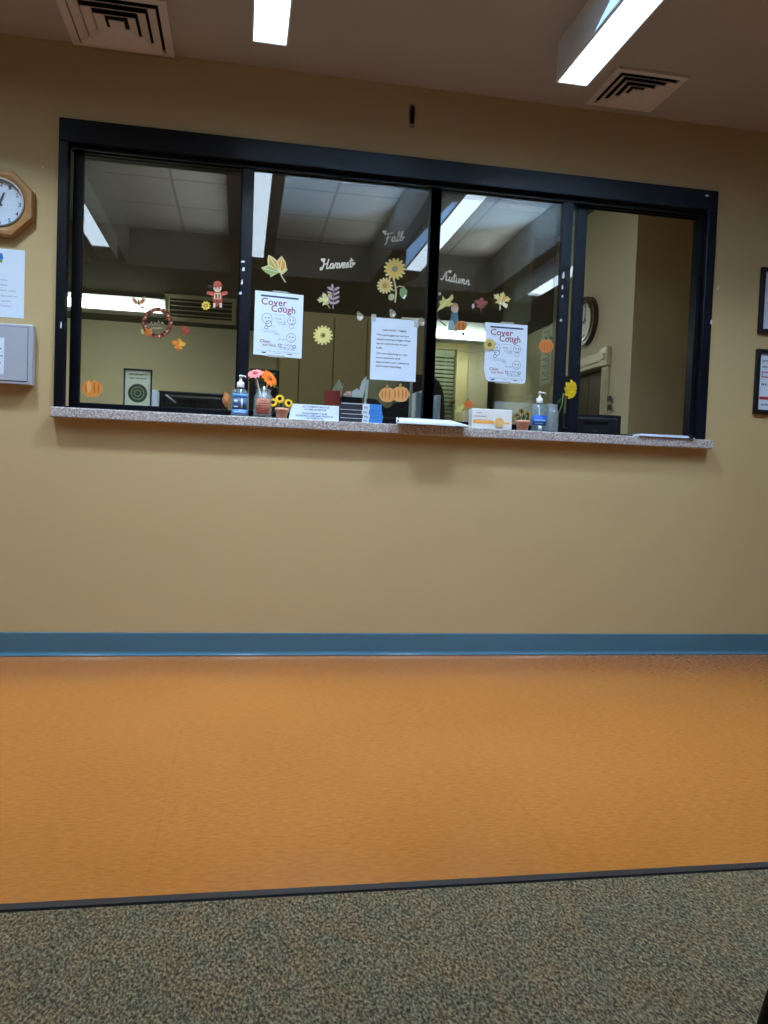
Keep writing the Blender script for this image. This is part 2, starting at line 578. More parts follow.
# soffit, strip lights and back partition in the office
SFY = 2.6
zs = at(120, 298, SFY).z
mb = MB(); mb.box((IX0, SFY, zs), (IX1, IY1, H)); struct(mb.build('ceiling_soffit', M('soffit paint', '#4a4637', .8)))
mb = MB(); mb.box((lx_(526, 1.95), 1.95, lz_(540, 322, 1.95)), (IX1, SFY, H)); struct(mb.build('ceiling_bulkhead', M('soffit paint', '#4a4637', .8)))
PY = 2.9
px0, px1 = at(433, 380, PY).x, at(488, 380, PY).x
d_a, d_b = at(420, 380, PY).x, at(455.5, 380, PY).x
dz = at(440, 349, PY).z
mb = MB()
mb.box((at(418, 380, PY).x-.1, PY, 0), (d_a, PY+.1, zs)).box((d_b, PY, 0), (px1, PY+.1, zs)).box((d_a, PY, dz), (d_b, PY+.1, zs))
struct(mb.build('wall_partition', WALL_IN))
# door with a blind in the partition
CAS = M('yellowed door casing', '#c9be8c', .5)
mb = MB()
mb.box((d_b, PY-.02, 0), (d_b+.1, PY, dz+.1), CAS, .004).box((d_a-.1, PY-.02, dz), (d_b, PY, dz+.1), CAS, .004).box((d_a-.1, PY-.02, 0), (d_a, PY, dz), CAS, .004)
d3 = struct(mb.build('door_3'))
mb = MB(); mb.box((d_a+.002, PY+.05, 0), (d_b-.002, PY+.085, dz-.002)); mb.build('door_leaf', M('dim green door glass', '#3f5148', .15), d3)
mb = MB()
BL = M('pale green blind slat', '#a9b79a', .5)
for k in range(22):
    z = dz-.05-k*.034
    mb.box((d_a+.01, PY+.022, z-.011), (d_b-.012, PY+.026, z+.011), BL, rot=Matrix.Rotation(.5, 3, 'X'))
for xx in (d_a+.1, d_b-.09):
    mb.box((xx, PY+.018, dz-.8), (xx+.004, PY+.021, dz-.03), BL)
mb.box((d_a+.005, PY+.015, dz-.04), (d_b-.008, PY+.04, dz-.004), BL)
mb.build('blind', BL, d3)
p = at(454, 402, PY-.02)
mb = MB(); mb.ball((d_b-.03, PY-.03, p.z), .022, mt=M('brass knob', '#6d5c34', .3, metal=.8)); mb.tube([(d_b-.03, PY-.03, p.z), (d_b-.03, PY+.05, p.z)], .008, mt=M('brass knob', '#6d5c34', .3, metal=.8))
mb.build('door_knob', None, d3)


# ================================================================== SERVICE WINDOW
w1 = bpy.data.objects.new('window_1', None); COL.objects.link(w1); w1.location = (.75, 0, 1.098); WORLD[w1.name] = Vector((.75, 0, 1.098)); struct(w1)
FZ0 = 1.098
GY = .05
mb = MB()
y0, y1 = -.012, .125
mb.box((WX0, y0, WZ1-.098), (WX1, y1, WZ1), FRAME, .003)
mb.box((WX0, y0, FZ0), (WX0+.04, .045, WZ1-.098), FRAME, .003)
mb.box((WX1-.05, y0, FZ0), (WX1, y1, WZ1-.098), FRAME, .003)
# slide tracks under the head and along the sill
for yy in (.03, .066, .10):
    mb.box((WX0+.04, yy-.004, WZ1-.115), (WX1-.05, yy+.004, WZ1-.098), FRAME)
    mb.box((WX0+.04, yy-.003, FZ0), (WX1-.05, yy+.003, FZ0+.012), FRAME)
mb.box((WX1-.075, .02, FZ0), (WX1-.05, .05, WZ1-.098), FRAME)
mb.build('frame', FRAME, w1)


def sash(xa, xb, y, wl, wr, scr=()):
    """framed sliding pane between xa and xb (outer), stile widths wl, wr"""
    t = .028
    z0, z1 = FZ0+.006, WZ1-.100
    mb = MB()
    mb.box((xa, y-t/2, z0), (xa+wl, y+t/2, z1), FRAME, .002).box((xb-wr, y-t/2, z0), (xb, y+t/2, z1), FRAME, .002)
    mb.box((xa+wl, y-t/2, z0), (xb-wr, y+t/2, z0+.028), FRAME, .002).box((xa+wl, y-t/2, z1-.012), (xb-wr, y+t/2, z1), FRAME, .002)
    s = mb.build('sash', FRAME, w1)
    mb = MB(); mb.box((xa+wl, y-.002, z0+.028), (xb-wr, y+.002, z1-.012)); mb.build('glass_pane', GLASS, s)
    for px, py, w, h in scr:
        c = at(px, py, y-t/2-.0006)
        mb = MB()
        k = .0046
        pts = [(-w, -h*.9), (w*.4, -h), (w, -h*.2), (w*.5, h*.4), (w*.7, h), (-w*.3, h*.8), (-w*.8, h*.1)]
        mb.poly([(c.x+u*k/2, c.y, c.z+v*k/2) for u, v in pts], (0, 1, 0), .0005, CHIP)
        mb.build('scratch', CHIP, s)
    return s


def gx(px, y):
    return at(px, 290, y).x


sash(gx(71.5, GY+.035), gx(249, GY+.035), GY+.035, .044, .05)
sash(gx(239.5, GY), gx(437.5, GY), GY, .052, .055, ((243, 261.5, 4, 2), (243.5, 269, 3, 4), (242, 282, 2, 5), (240.5, 293, 3, 3)))
sash(gx(427, GY), gx(568.5, GY), GY, .05, .052, ((563.5, 275, 3, 7), (562.5, 287, 2, 5), (562.5, 296, 2, 3), (561, 320, 3, 3)))
sash(gx(427, GY+.035), gx(583, GY+.035), GY+.035, .045, .055)
for px, py, w, h in ((707, 193+2.5, 5, 2.5), (711.5, 322, 3, 6), (61, 325, 1.5, 7)):
    c = at(px, py, -.0128); k = .0046
    mb = MB(); mb.poly([(c.x+u*k/2, c.y, c.z+v*k/2) for u, v in ((-w, -h*.6), (w*.5, -h), (w, h*.2), (0, h), (-w*.7, h*.5))], (0, 1, 0), .0005, CHIP)
    mb.build('scratch', CHIP, w1)

# granite ledge
mb = MB(); mb.box((WX0-.002, -.055, 1.053), (WX1+.02, -.0005, FZ0), GRAN, .005).box((WX0+.001, -.004, 1.0535), (WX1-.001, .33, FZ0-.0003), GRAN)
mb.box((WX0+.05, .15, .98), (WX1-.05, .31, 1.053), GRAN)
tag(mb.build('countertop'), 'speckled granite laminate ledge running under the black service window', 'counter')

# ================================================================== CEILING LIGHTS
HOUS = M('white light housing', '#cfd2d0', .4)
LX = [(-1.14, 'white box ceiling light seen mirrored at the far left of the service window'),
      (.0, 'long white box ceiling light nearest the left ceiling vent'),
      (1.24, 'long white box ceiling light beside the right ceiling vent'),
      (2.42, 'white box ceiling light seen mirrored beside the sliding window stile at right')]
for x, lab in LX:
    t = thing('ceiling_light', lab, 'ceiling light', (x+.062, -1.6, H), 'box lights on the waiting room ceiling')
    w = .125; sh_ = -.40 if x > 2 else 0
    ya, yb, z0 = -.52+sh_, -2.78+sh_, 2.5
    mb = MB()
    mb.box((x-.006, yb, z0), (x, ya, H), HOUS).box((x+w, yb, z0), (x+w+.006, ya, H), HOUS)
    mb.box((x, ya-.006, z0), (x+w, ya, H), HOUS).box((x, yb, z0), (x+w, yb+.33, H), HOUS)
    mb.box((x, yb+.33, z0+.06), (x+w, ya-.006, H), HOUS)
    mb.build('housing', HOUS, t)
    for a, b in ((-1.243+sh_, ya-.007), (yb+.331, -1.25+sh_)):
        mb = MB(); mb.box((x+.001, a, z0+.004), (x+w-.001, b, z0+.02)); mb.build('lens', LENS, t)
    if 1 < x < 2:  # glowing patch shaped like the blue light on the housing's left side
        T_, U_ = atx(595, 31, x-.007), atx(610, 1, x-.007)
        mb = MB(); mb.poly([T_, U_, U_+(U_-T_)*.12, (x-.007, -2.4, H-.02), (x-.007, -2.4, z0+.014), (x-.007, T_.y-.06, z0+.014)], (1, 0, 0), .001, SIDE); mb.build('side_glow', None, t)

# office strip lights
for pa, pb, lab in ((66, 163, 'long lit strip light over the office wall behind the left pane'), (405, 489, 'lit strip light over the office door behind the third pane')):
    a, b = at(pa, 300, SFY-.05).x, at(pb, 300, SFY-.05).x
    py = (305, 334)[pa > 300]
    z = at((pa+pb)/2, py, SFY-.05).z
    t = thing('strip_light', lab, 'strip light', ((a+b)/2, SFY, z), 'strip lights in the office')
    mb = MB(); mb.box((a-.02, SFY-.04, z-.06), (b+.02, SFY+.003, max(z+.07, zs+.01)), HOUS, .004)
    mb.box((a-.02, SFY-.1, z-.06), (b+.02, SFY-.04, z-.045), HOUS, .003)
    mb.build('housing', HOUS, t)
    mb = MB(); mb.box((a, SFY-.09, z-.03), (b, SFY-.041, z+.026), STRIP, .008); mb.build('lens', STRIP, t)

# louvred grille in the office soffit
a, b = at(170, 305, SFY), at(232, 312, SFY)
zc = (at(195, 297, SFY).z + at(195, 322, SFY).z)/2
t = thing('air_grille', 'dark slotted air grille on the office soffit behind the left pane', 'vent', (a.x, SFY, zc))
mb = MB(); SOF = M('grille enamel', '#8b8667', .7)
mb.box((a.x-.04, SFY-.02, zc-.1), (b.x+.03, SFY, zc-.07), SOF).box((a.x-.04, SFY-.02, zc+.07), (b.x+.03, SFY, zc+.1), SOF).box((a.x-.04, SFY-.02, zc-.07), (a.x, SFY, zc+.07), SOF).box((b.x, SFY-.02, zc-.07), (b.x+.03, SFY, zc+.07), SOF)
mb.box((a.x, SFY-.004, zc-.07), (b.x, SFY, zc+.07), M('dim slot', '#2b2a22', .9))
mb.build('frame', None, t)
for k in range(4):
    z = zc-.05+k*.034
    mb = MB(); mb.box((a.x, SFY-.018, z-.003), (b.x, SFY-.004, z+.003), SOF, rot=Matrix.Rotation(.5, 3, 'X')); mb.build('slat', SOF, t)


# ================================================================== CEILING VENTS
def vent(xa, xb, ya, yb, lab, step):
    cx, cy = (xa+xb)/2, (ya+yb)/2
    t = thing('ceiling_vent', lab, 'vent', (cx, cy, H), 'square ceiling vents')
    hx, hy = (xb-xa)/2, (yb-ya)/2
    def ring(o, i, z0, z1, zi0, zi1, nm):
        """square ring: outer half o at z0..z1, inner half i at zi0..zi1 (sloped louvre)"""
        mb = MB(); bm = mb.bm
        def q(h, z):
            return [bm.verts.new((cx+sx*hx*h, cy+sy*hy*h, z)) for sx, sy in ((-1, -1), (1, -1), (1, 1), (-1, 1))]
        A, B, C, D = q(o, z0), q(o, z1), q(i, zi1), q(i, zi0)
        for P, Q in ((A, B), (B, C), (C, D), (D, A)):
            for k in range(4):
                bm.faces.new((P[k], P[(k+1) % 4], Q[(k+1) % 4], Q[k]))
        return mb.build(nm, VENTW, t)
    ring(1, .84, H-.012, H, H-.012, H, 'frame')
    mb = MB(); mb.box((cx-hx*.84, cy-hy*.84, H-.0015), (cx+hx*.84, cy+hy*.84, H+.0), DARKSLOT); mb.build('cavity', DARKSLOT, t)
    for k in range(3):
        o = .79-k*.205
        ring(o, o-.165, H-.024, H-.021, H-.006, H-.003, 'louvre')
    mb = MB(); mb.box((cx-hx*.14, cy-hy*.14, H-.016), (cx+hx*.14, cy+hy*.14, H-.012), VENTW); mb.build('centre_plate', VENTW, t)
    return t


vent(-.762, -.338, -.43, -.008, 'larger square louvred ceiling vent at the top left against the wall', .2)
vent(1.562, 1.895, -.407, -.068, 'smaller square louvred ceiling vent right of the long ceiling light', .2)

# slot in the wall above the window
c = at(412, 115, 0)
t = thing('wall_slot', 'narrow dark slot with chipped white rim high on the wall above the window', 'hole', (c.x, 0, c.z))
mb = MB()
def oval(cx, cz, w, h, n=18):
    pts = []
    for k in range(n):
        a = 2*PI*k/n
        pts.append((cx + w*math.copysign(abs(math.cos(a))**.6, math.cos(a)), 0, cz + h*math.copysign(abs(math.sin(a))**.6, math.sin(a))))
    return pts
pts = [(p[0]*1.0, -.0015, p[2]) for p in oval(c.x, c.z, .017, .052)]
pts = [(x_ + random.uniform(-.003, .003), y_, z_ + (random.uniform(-.003, .003) if z_ > c.z-.03 else -.008+random.uniform(-.006, .004))) for x_, y_, z_ in pts]
mb.poly(pts, (0, 1, 0), .0014, M('chipped plaster', '#8a7c68', .9)); mb.build('chipped_rim', None, t)
mb = MB(); mb.poly([(p[0], -.003, p[2]) for p in oval(c.x+.001, c.z, .0105, .042)], (0, 1, 0), .0015, DARKSLOT); mb.build('slot_opening', None, t)

# ================================================================== WALL ITEMS, LEFT
# octagonal clock
fy = -.04
c = at(-1.5, 201.8, fy); ap = at(33.0, 202, fy).x - c.x
t = thing('wall_clock', 'octagonal oak wall clock with a pale blue dial left of the window', 'clock', (c.x, 0, c.z))
def octo(r, y):
    R_ = r/math.cos(PI/8)
    return [Vector((c.x + R_*math.cos(PI/8+k*PI/4), y, c.z + R_*math.sin(PI/8+k*PI/4))) for k in range(8)]
mb = MB(); bm = mb.bm
n = 48
def circ(r, y):
    return [bm.verts.new((c.x + r*math.cos(2*PI*k/n), y, c.z + r*math.sin(2*PI*k/n))) for k in range(n)]
def octr(r, y):
    o = octo(r, y); out = []
    for k in range(n):
        a = 2*PI*k/n
        m_ = ((a + PI/8) % (PI/4)) - PI/8
        out.append(bm.verts.new((c.x + r/math.cos(m_)*math.cos(a), y, c.z + r/math.cos(m_)*math.sin(a))))
    return out
rings = [octr(ap, 0), octr(ap, fy+.012), octr(ap*.95, fy), octr(ap*.84, fy), circ(ap*.76, fy+.003), circ(ap*.74, fy+.014), circ(ap*.74, 0)]
for A, B in zip(rings, rings[1:]):
    for k in range(n):
        bm.faces.new((A[k], A[(k+1) % n], B[(k+1) % n], B[k]))
mb.build('case', OAK, t)
mb = MB(); mb.disc_y((c.x, fy+.012, c.z), ap*.70, ap*.745, .014, M('chrome ring', '#c9d2dc', .15, metal=.9), 48); mb.build('bezel', None, t)
mb = MB(); mb.disc_y((c.x, fy+.022, c.z), 0, ap*.74, .004, M('pale blue dial', '#cfe0f4', .5), 48); dial = mb.build('dial', None, t)
mb = MB()
for k in range(1, 13):
    a = PI/2 - k*PI/6
    s_ = str(k); w_ = ap*.085*len(s_)
    text_mesh(mb, s_, c.x + ap*.58*math.cos(a) - w_/2, c.x + ap*.58*math.cos(a) + w_/2, c.z + ap*.58*math.sin(a) - ap*.06, fy+.018, INK, cap=ap*.13)
for k in range(60):
    a = k*PI/30
    p = Vector((c.x + ap*.69*math.cos(a), fy+.0175, c.z + ap*.69*math.sin(a)))
    mb.box(p-Vector((.0008, .0002, .0008)), p+Vector((.0008, .0002, .0008)), INK)
mb.build('numerals', None, dial)
for nm, a, l, w_ in (('hour_hand', 1.2, .36, .006), ('minute_hand', 2.3, .55, .004)):
    d = Vector((math.cos(a), 0, math.sin(a))); q = Vector((-d.z, 0, d.x))*w_
    o = Vector((c.x, fy+.015, c.z))
    mb = MB(); mb.poly([o-d*.015+q, o-d*.015-q, o+d*ap*l-q*.4, o+d*ap*l+q*.4], (0, 1, 0), .0008, INK); mb.build(nm, None, t)
mb = MB(); mb.disc_y((c.x, fy+.010, c.z), 0, ap*.70, .002, None, 48); mb.build('cover_glass', clear('clock glass', .05, .4), t)


def px2(px0_, py0_, px1_, py1_, y):
    a, b = at(px0_, py0_, y), at(px1_, py1_, y)
    return a, b


def lines_text(mb, rows, xa, z0, dz_, y, mt, cap):
    for k, (s_, w_) in enumerate(rows):
        if s_:
            text_mesh(mb, s_, xa, xa+w_, z0-k*dz_, y, mt, cap=cap)


# notice on the wall
a = at(25, 250.5, -.001); b = at(24, 318.5, -.001)
wd = .216
t = thing('paper_notice', 'white printed notice taped to the wall between clock and grey box', 'paper', (a.x-wd/2, 0, b.z))
mb = MB(); mb.box((a.x-wd, -.0012, b.z), (a.x, -.0002, a.z)); mb.build('sheet', PAPER, t)
mb = MB()
p = at(1.5, 258, 0)
mb.poly([(p.x-.05, -.0016, p.z+.02), (p.x+.004, -.0016, p.z+.02), (p.x+.008, -.0016, p.z), (p.x+.004, -.0016, p.z-.008), (p.x-.05, -.0016, p.z-.008)], (0, 1, 0), .0003, M('logo blue', '#2f77c9', .6))
mb.poly([(p.x-.05, -.0016, p.z-.009), (p.x+.005, -.0016, p.z-.009), (p.x+.003, -.0016, p.z-.02), (p.x-.05, -.0016, p.z-.02)], (0, 1, 0), .0003, M('logo green', '#6f9a3c', .6))
mb.build('logo', None, t)
mb = MB()
for k, (py, xe) in enumerate(((280, 8), (285, 8), (291, 16), (296.5, 17), (301, 11), (306, 11))):
    q = at(xe, py, 0)
    text_mesh(mb, ('please check in here', 'with the front desk', 'and tell us your name today', 'before you take a seat with us', 'thank you for your', 'patience and time')[k], a.x-wd+.02, q.x, q.z-.004, -.0012, INKL, cap=.006)
mb.build('lettering', None, t)

# grey wall box
yb_ = -.05
a = at(33, 325, yb_); b = at(33.3, 385, yb_); wd = .36
t = thing('wall_box', 'pale grey metal box with a white label on the wall under the notice', 'box', (a.x-wd/2, 0, b.z))
mb = MB(); mb.box((a.x-wd, yb_, b.z), (a.x, 0, a.z), GREYBOX, .003); mb.build('body', None, t)
mb = MB(); e = .02
mb.box((a.x-wd+e, yb_-.003, b.z+e*.7), (a.x-e, yb_-.0002, a.z-e*.7), GREYBOX, .001); dr = mb.build('door', None, t)
mb = MB()
ls = M('seam shade', '#39435c', .7)
for q0, q1 in (((a.x-wd+e-.002, b.z+e*.7-.002), (a.x-e+.002, b.z+e*.7)), ((a.x-e, b.z+e*.7), (a.x-e+.002, a.z-e*.7)), ((a.x-wd+e, a.z-e*.7), (a.x-e+.002, a.z-e*.7+.002))):
    mb.box((q0[0], yb_-.0007, q0[1]), (q1[0], yb_-.0001, q1[1]), ls)
mb.build('door_seam', None, t)
l0, l1 = at(4.5, 338, yb_), at(4.2, 374.5, yb_)
mb = MB(); mb.box((l0.x-.17, yb_-.0042, l1.z), (l0.x, yb_-.0031, l0.z), PAPER)
lines_text(mb, (('Please place', .115), ('completed forms', .12), ('in this box', .115), ('thank you', .11)), l0.x-.125, l0.z-.05, .03, yb_-.0042, INK, .011)
mb.build('label', None, dr)

# ================================================================== WALL ITEMS, RIGHT
def wall_frame(pl, pt, pb, lab, kind):
    y = -.02
    a, b = at(pl, pt, y), at(pl-3, pb, y)
    wd = .29
    x0 = (a.x+at(pl-3.3, pb, y).x)/2
    t = thing('picture_frame', lab, 'picture frame', (x0+wd/2, 0, b.z), 'black frames on the right of the wall')
    fw = .022
    mb = MB()
    for (xa, za), (xb, zb) in (((x0, b.z), (x0+fw, a.z)), ((x0+wd-fw, b.z), (x0+wd, a.z)), ((x0+fw, b.z), (x0+wd-fw, b.z+fw)), ((x0+fw, a.z-fw), (x0+wd-fw, a.z))):
        mb.box((xa, y, za), (xb, 0, zb), BLACKP, .003)
    mb.build('frame', None, t)
    mb = MB(); mb.box((x0+fw, -.008, b.z+fw), (x0+wd-fw, -.002, a.z-fw), PAPER); ins = mb.build('insert', None, t)
    mb = MB()
    if kind:
        zt = a.z-fw
        mb.box((x0+fw+.01, -.0088, b.z+.075), (x0+wd-fw-.01, -.0079, b.z+.09), M('crimson ink', '#b03a48', .7))
        mb.build('red_band', None, ins); mb = MB()
        mb.box((x0+fw+.016, -.0088, zt-.12), (x0+fw+.06, -.0079, zt-.09), M('crimson ink', '#b03a48', .7))
        mb.box((x0+fw+.02, -.009, zt-.115), (x0+fw+.055, -.0087, zt-.095), PAPER)
        mb.build('red_box', None, ins); mb = MB()
        for k in range(3):
            text_mesh(mb, ('your rights', 'as a patient', 'at this lab')[k], x0+fw+.016, x0+fw+.2, zt-(.04, .07, .16)[k], -.008, INK, cap=.013)
        mb.build('lettering', None, ins); mb = MB()
        text_mesh(mb, 'ask us', x0+fw+.02, x0+fw+.1, b.z+.045, -.008, INK, cap=.012)
    else:
        text_mesh(mb, 'certificate', x0+.09, x0+.22, (a.z+b.z)/2+.05, -.008, INK, cap=.02)
        mb.build('heading', None, ins); mb = MB()
        text_mesh(mb, 'of accreditation', x0+.09, x0+.22, (a.z+b.z)/2, -.008, INKL, cap=.012)
    mb.build('print', None, ins)


wall_frame(762.8, 266.5, 332.5, 'black framed sheet at the right edge, the upper of two', 0)
wall_frame(757.8, 348.5, 413.5, 'black framed notice with red print, the lower of two at the right edge', 1)

# small chips of bare plaster on the wall
for k, (px, py, w, h, lab) in enumerate(((718, 288, 2.4, 4.5, 'white paint chip on the wall right of the window frame'), (712.5, 362.5, 1.2, 1.2, 'tiny pale speck low on the wall beside the right window jamb'), (43, 167.5, 1.8, 1.8, 'tiny pale speck on the wall right of the octagonal clock'))):
    c = at(px, py, .0006); q = .0046
    mb = MB(); mb.poly([(c.x+u*w*q/2, c.y, c.z+v*h*q/2) for u, v in ((-1, -.9), (.1, -.7), (.9, .6), (.7, 1), (-.2, .6), (-.9, -.3))], (0, -1, 0), .0014, CHIP)
    tag(mb.build('paint_chip'), lab, 'paint chip')

# ================================================================== STICKERS ON THE GLASS
SG = GY-.0022           # lobby face of the glass
CR = {}


def col(h):
    if h not in CR:
        CR[h] = M('sticker ' + h, h, .6, var=.18, scale=140)
    return CR[h]


class Sticker:
    """flat vinyl cling drawn on the glass; coordinates as the photograph shows them"""
    def __init__(s, y=SG):
        s.mb = MB(); s.k = 0; s.y = y

    def P(s, pts, h):
        s.k += 1
        y = s.y - .00035*s.k
        s.mb.poly([at(a, b, y) for a, b in pts], (0, 1, 0), .0003 if s.k > 1 else .0004, col(h))
        return s

    def ell(s, cx, cy, rx, ry, h, rot=0.0, n=16, wob=0.0, nw=5):
        pts = []
        for k in range(n):
            a = 2*PI*k/n
            w = 1 + wob*math.cos(nw*a)
            u, v = rx*w*math.cos(a), ry*w*math.sin(a)
            pts.append((cx + u*math.cos(rot) - v*math.sin(rot), cy + u*math.sin(rot) + v*math.cos(rot)))
        return s.P(pts, h)

    def line(s, pts, w, h):
        L, R_ = [], []
        for k, (a, b) in enumerate(pts):
            a0, b0 = pts[max(k-1, 0)]; a1, b1 = pts[min(k+1, len(pts)-1)]
            d = math.hypot(a1-a0, b1-b0) or 1
            nx, ny = -(b1-b0)/d*w/2, (a1-a0)/d*w/2
            L.append((a+nx, b+ny)); R_.append((a-nx, b-ny))
        return s.P(L + R_[::-1], h)

    def star(s, cx, cy, ro, ri, n, h, rot=0.0, blunt=.0):
        pts = []
        for k in range(2*n):
            a = rot + PI*k/n
            r = ro if k % 2 == 0 else ri
            if k % 2 == 0 and blunt:
                pts += [(cx + r*math.cos(a-blunt), cy + r*math.sin(a-blunt)), (cx + r*1.04*math.cos(a), cy + r*1.04*math.sin(a)), (cx + r*math.cos(a+blunt), cy + r*math.sin(a+blunt))]
            else:
                pts.append((cx + r*math.cos(a), cy + r*math.sin(a)))
        return s.P(pts, h)

    def daisy(s, cx, cy, r, n, h1, h2, hc, rc=.3, rot=0.0):
        s.star(cx, cy, r, r*.62, n, h1, rot, .10)
        s.star(cx, cy, r*.78, r*.42, n, h2, rot+PI/n, .10)
        return s.ell(cx, cy, r*rc, r*rc, hc)

    def done(s, name, label, cat='window sticker', group='autumn stickers on the service window'):
        return tag(s.mb.build(name), label, cat, group)


def maple(s, cx, cy, r, rot, h, h2=None, vein=None):
    """five-lobed leaf, tip pointing along rot"""
    sh = [(0, 1.08), (.16, .74), (.32, .80), (.20, .36), (.62, .70), (.66, .48), (1.02, .46), (.80, .22), (.90, .06), (.34, -.02), (.66, -.46), (.34, -.40), (.06, -.50)]
    pts = sh + [(-x_, y_) for x_, y_ in sh[::-1]][:-1]
    ca, sa = math.cos(rot), math.sin(rot)
    def tr(u, v, k=1.0):
        u *= r*k; v *= r*k
        return (cx + u*ca + v*sa, cy + u*sa - v*ca)
    s.P([tr(*p) for p in pts], h)
    if h2:
        s.P([tr(u*.8+.08, v*.8, 1) for u, v in sh] + [tr(.06, 0)], h2)
    if vein:
        for q in ((0, .8), (.7, .35), (-.7, .35)):
            s.line([tr(0, -.4), tr(*q)], max(.5, r*.07), vein)
    s.line([tr(0, -.5), tr(.12, -1.05)], max(.8, r*.1), vein or h)
    return s


def pumpkin(s, cx, cy, rx, ry, h1='#d98a3a', h2='#b8642a', stem='#6b6a34'):
    s.ell(cx, cy, rx, ry, h1, n=22, wob=.03, nw=6)
    for q in (-.62, -.22, .22, .62):
        s.ell(cx+q*rx, cy, rx*.10, ry*.78*(1-abs(q)*.35), h2, n=10)
    s.P([(cx-rx*.12, cy-ry*.85), (cx-rx*.2, cy-ry*1.3), (cx+rx*.12, cy-ry*1.38), (cx+rx*.12, cy-ry*.85)], stem)
    return s


# --- first pane
YG1 = GY + .035 - .0022
s = Sticker(YG1); pumpkin(s, 92, 388.5, 10.3, 8.5, '#dd8a3c', '#c06a28', '#7f8a3c'); s.ell(89, 387, 2.2, 6, '#e6a860', n=12); s.done('pumpkin_sticker', 'orange pumpkin cling low in the left corner of the first pane')
s = Sticker(YG1)
s.P([(138.5, 302), (133, 296.5), (131.8, 300), (134, 304), (138, 305.5)], '#d9c4a4').P([(139, 302), (144.5, 296), (146, 300), (143.5, 304), (139.5, 305.5)], '#d9c4a4')
s.P([(138.2, 302), (134.2, 298.5), (133.6, 300.6), (135, 302.8)], '#b5603a').P([(139.6, 302), (143.5, 298.2), (144.4, 300.6), (142.4, 302.8)], '#b5603a').ell(138.8, 302.5, .8, 3.6, '#3c2a20')
s.P([(139, 306.5), (142, 305.5), (146, 308), (143, 309.5)], '#a9a090')
s.done('butterfly_sticker', 'small cream and rust butterfly cling above the wreath')
s = Sticker(YG1)
cx, cy, R0 = 157.3, 322.8, 13.4
ring = [(cx + (R0+1.9)*math.cos(2*PI*k/40), cy + (R0+1.9)*math.sin(2*PI*k/40)) for k in range(41)] + [(cx + (R0-2)*math.cos(-2*PI*k/40), cy + (R0-2)*math.sin(-2*PI*k/40)) for k in range(41)]
for k in range(30):
    a0, a1 = 2*PI*k/30, 2*PI*(k+1)/30+.02
    s.k = 0
    s.P([(cx + r_*math.cos(a), cy + r_*math.sin(a)) for r_, a in ((R0-2.2, a0), (R0+2.2, a0), (R0+2.2, a1), (R0-2.2, a1))], '#54241c')
for k in range(44):
    a = 2*PI*k/44; r_ = R0 + random.uniform(-1.4, 1.4)
    s.k = 1 + k % 3
    s.ell(cx + r_*math.cos(a), cy + r_*math.sin(a), 1.25, .9, ('#c8b49a', '#8f3a28', '#c4662c', '#3a1a16', '#a8442e')[k % 5], rot=a, n=8)
s.k = 5
maple(s, 148.5, 333, 5.2, -.5, '#d07a2c', None, '#a24f1e')
s.P([(140.5, 329), (144, 330), (143, 334), (141, 333)], '#b9a878')
s.k = 3
s.line([(150, 325), (152, 321.5), (153, 325), (155, 322), (157, 325), (158.5, 320.5), (160, 325), (162, 322), (164, 325)], .9, '#b5a08c')
s.line([(151, 329), (154, 327.5), (157, 329), (160, 327.5), (163, 328.5)], .8, '#b5a08c')
s.done('wreath_sticker', 'round autumn wreath cling with dark red leaves on the first pane')
s = Sticker(YG1); maple(s, 184.5, 331, 5.6, .9, '#a23e28', None, '#7c2a1c'); s.done('leaf_sticker', 'small red leaf cling just right of the wreath')
s = Sticker(YG1); maple(s, 178.5, 345.5, 7.6, .15, '#d8801f', '#e2b23c', '#b85a18'); s.done('leaf_sticker', 'orange leaf cling below and right of the wreath')
s = Sticker(YG1); s.star(206, 305.6, 4.6, 3.1, 9, '#d9c34a', 0, .12).ell(206, 305.6, 2, 2, '#8a6a2c').ell(206, 305.6, 1, 1, '#d9b84a'); s.done('sunflower_sticker', 'tiny yellow sunflower cling beside the scarecrow sticker')
s = Sticker(YG1)
s.ell(217.5, 288, 4, 4.4, '#d8c3a8').P([(213, 286), (214, 282.5), (217.5, 280.6), (221, 282.5), (222, 286)], '#b4523c').P([(211.5, 286.4), (223.5, 285.4), (223.4, 286.6), (211.6, 287.6)], '#8f3a2c')
s.P([(213.5, 292), (207.5, 291), (206.5, 294), (213, 296), (213, 300), (222, 300), (222, 296), (228, 294), (227, 291), (221.5, 292)], '#b2563e')
s.P([(214.5, 293), (220.6, 293), (221, 299), (214, 299)], '#cdb8a0').P([(215.4, 294), (217, 294), (217, 298.5), (215.4, 298.5)], '#7f3c30').P([(218.4, 294), (219.8, 294), (219.8, 298.5), (218.4, 298.5)], '#7f3c30')
s.P([(213, 300), (222, 300), (222.4, 303), (219, 303), (218.6, 306.5), (216.4, 306.5), (216, 303), (212.8, 303)], '#8f3a2c')
s.P([(213, 303), (215.5, 303), (215.5, 307.5), (213, 307.5)], '#d0c0ac').P([(219.6, 303), (222, 303), (222, 307.5), (219.6, 307.5)], '#d0c0ac')
s.ell(216, 288, .7, .7, '#40302a').ell(219, 288, .7, .7, '#40302a').P([(208, 284.5), (211.5, 285.5), (211, 289), (208.5, 288)], '#1f1c1a')
s.done('scarecrow_sticker', 'red scarecrow cling at the top right of the first pane')
s = Sticker(YG1); s.ell(226.5, 399.5, 4, 7.5, '#a5683c', wob=.12, nw=4).ell(226.5, 397, 2.4, 4, '#c98a54', wob=.1).ell(226, 404, 2, 2, '#7e4a2a'); s.done('leaf_sticker', 'brownish curled leaf cling left of the sanitizer bottle')

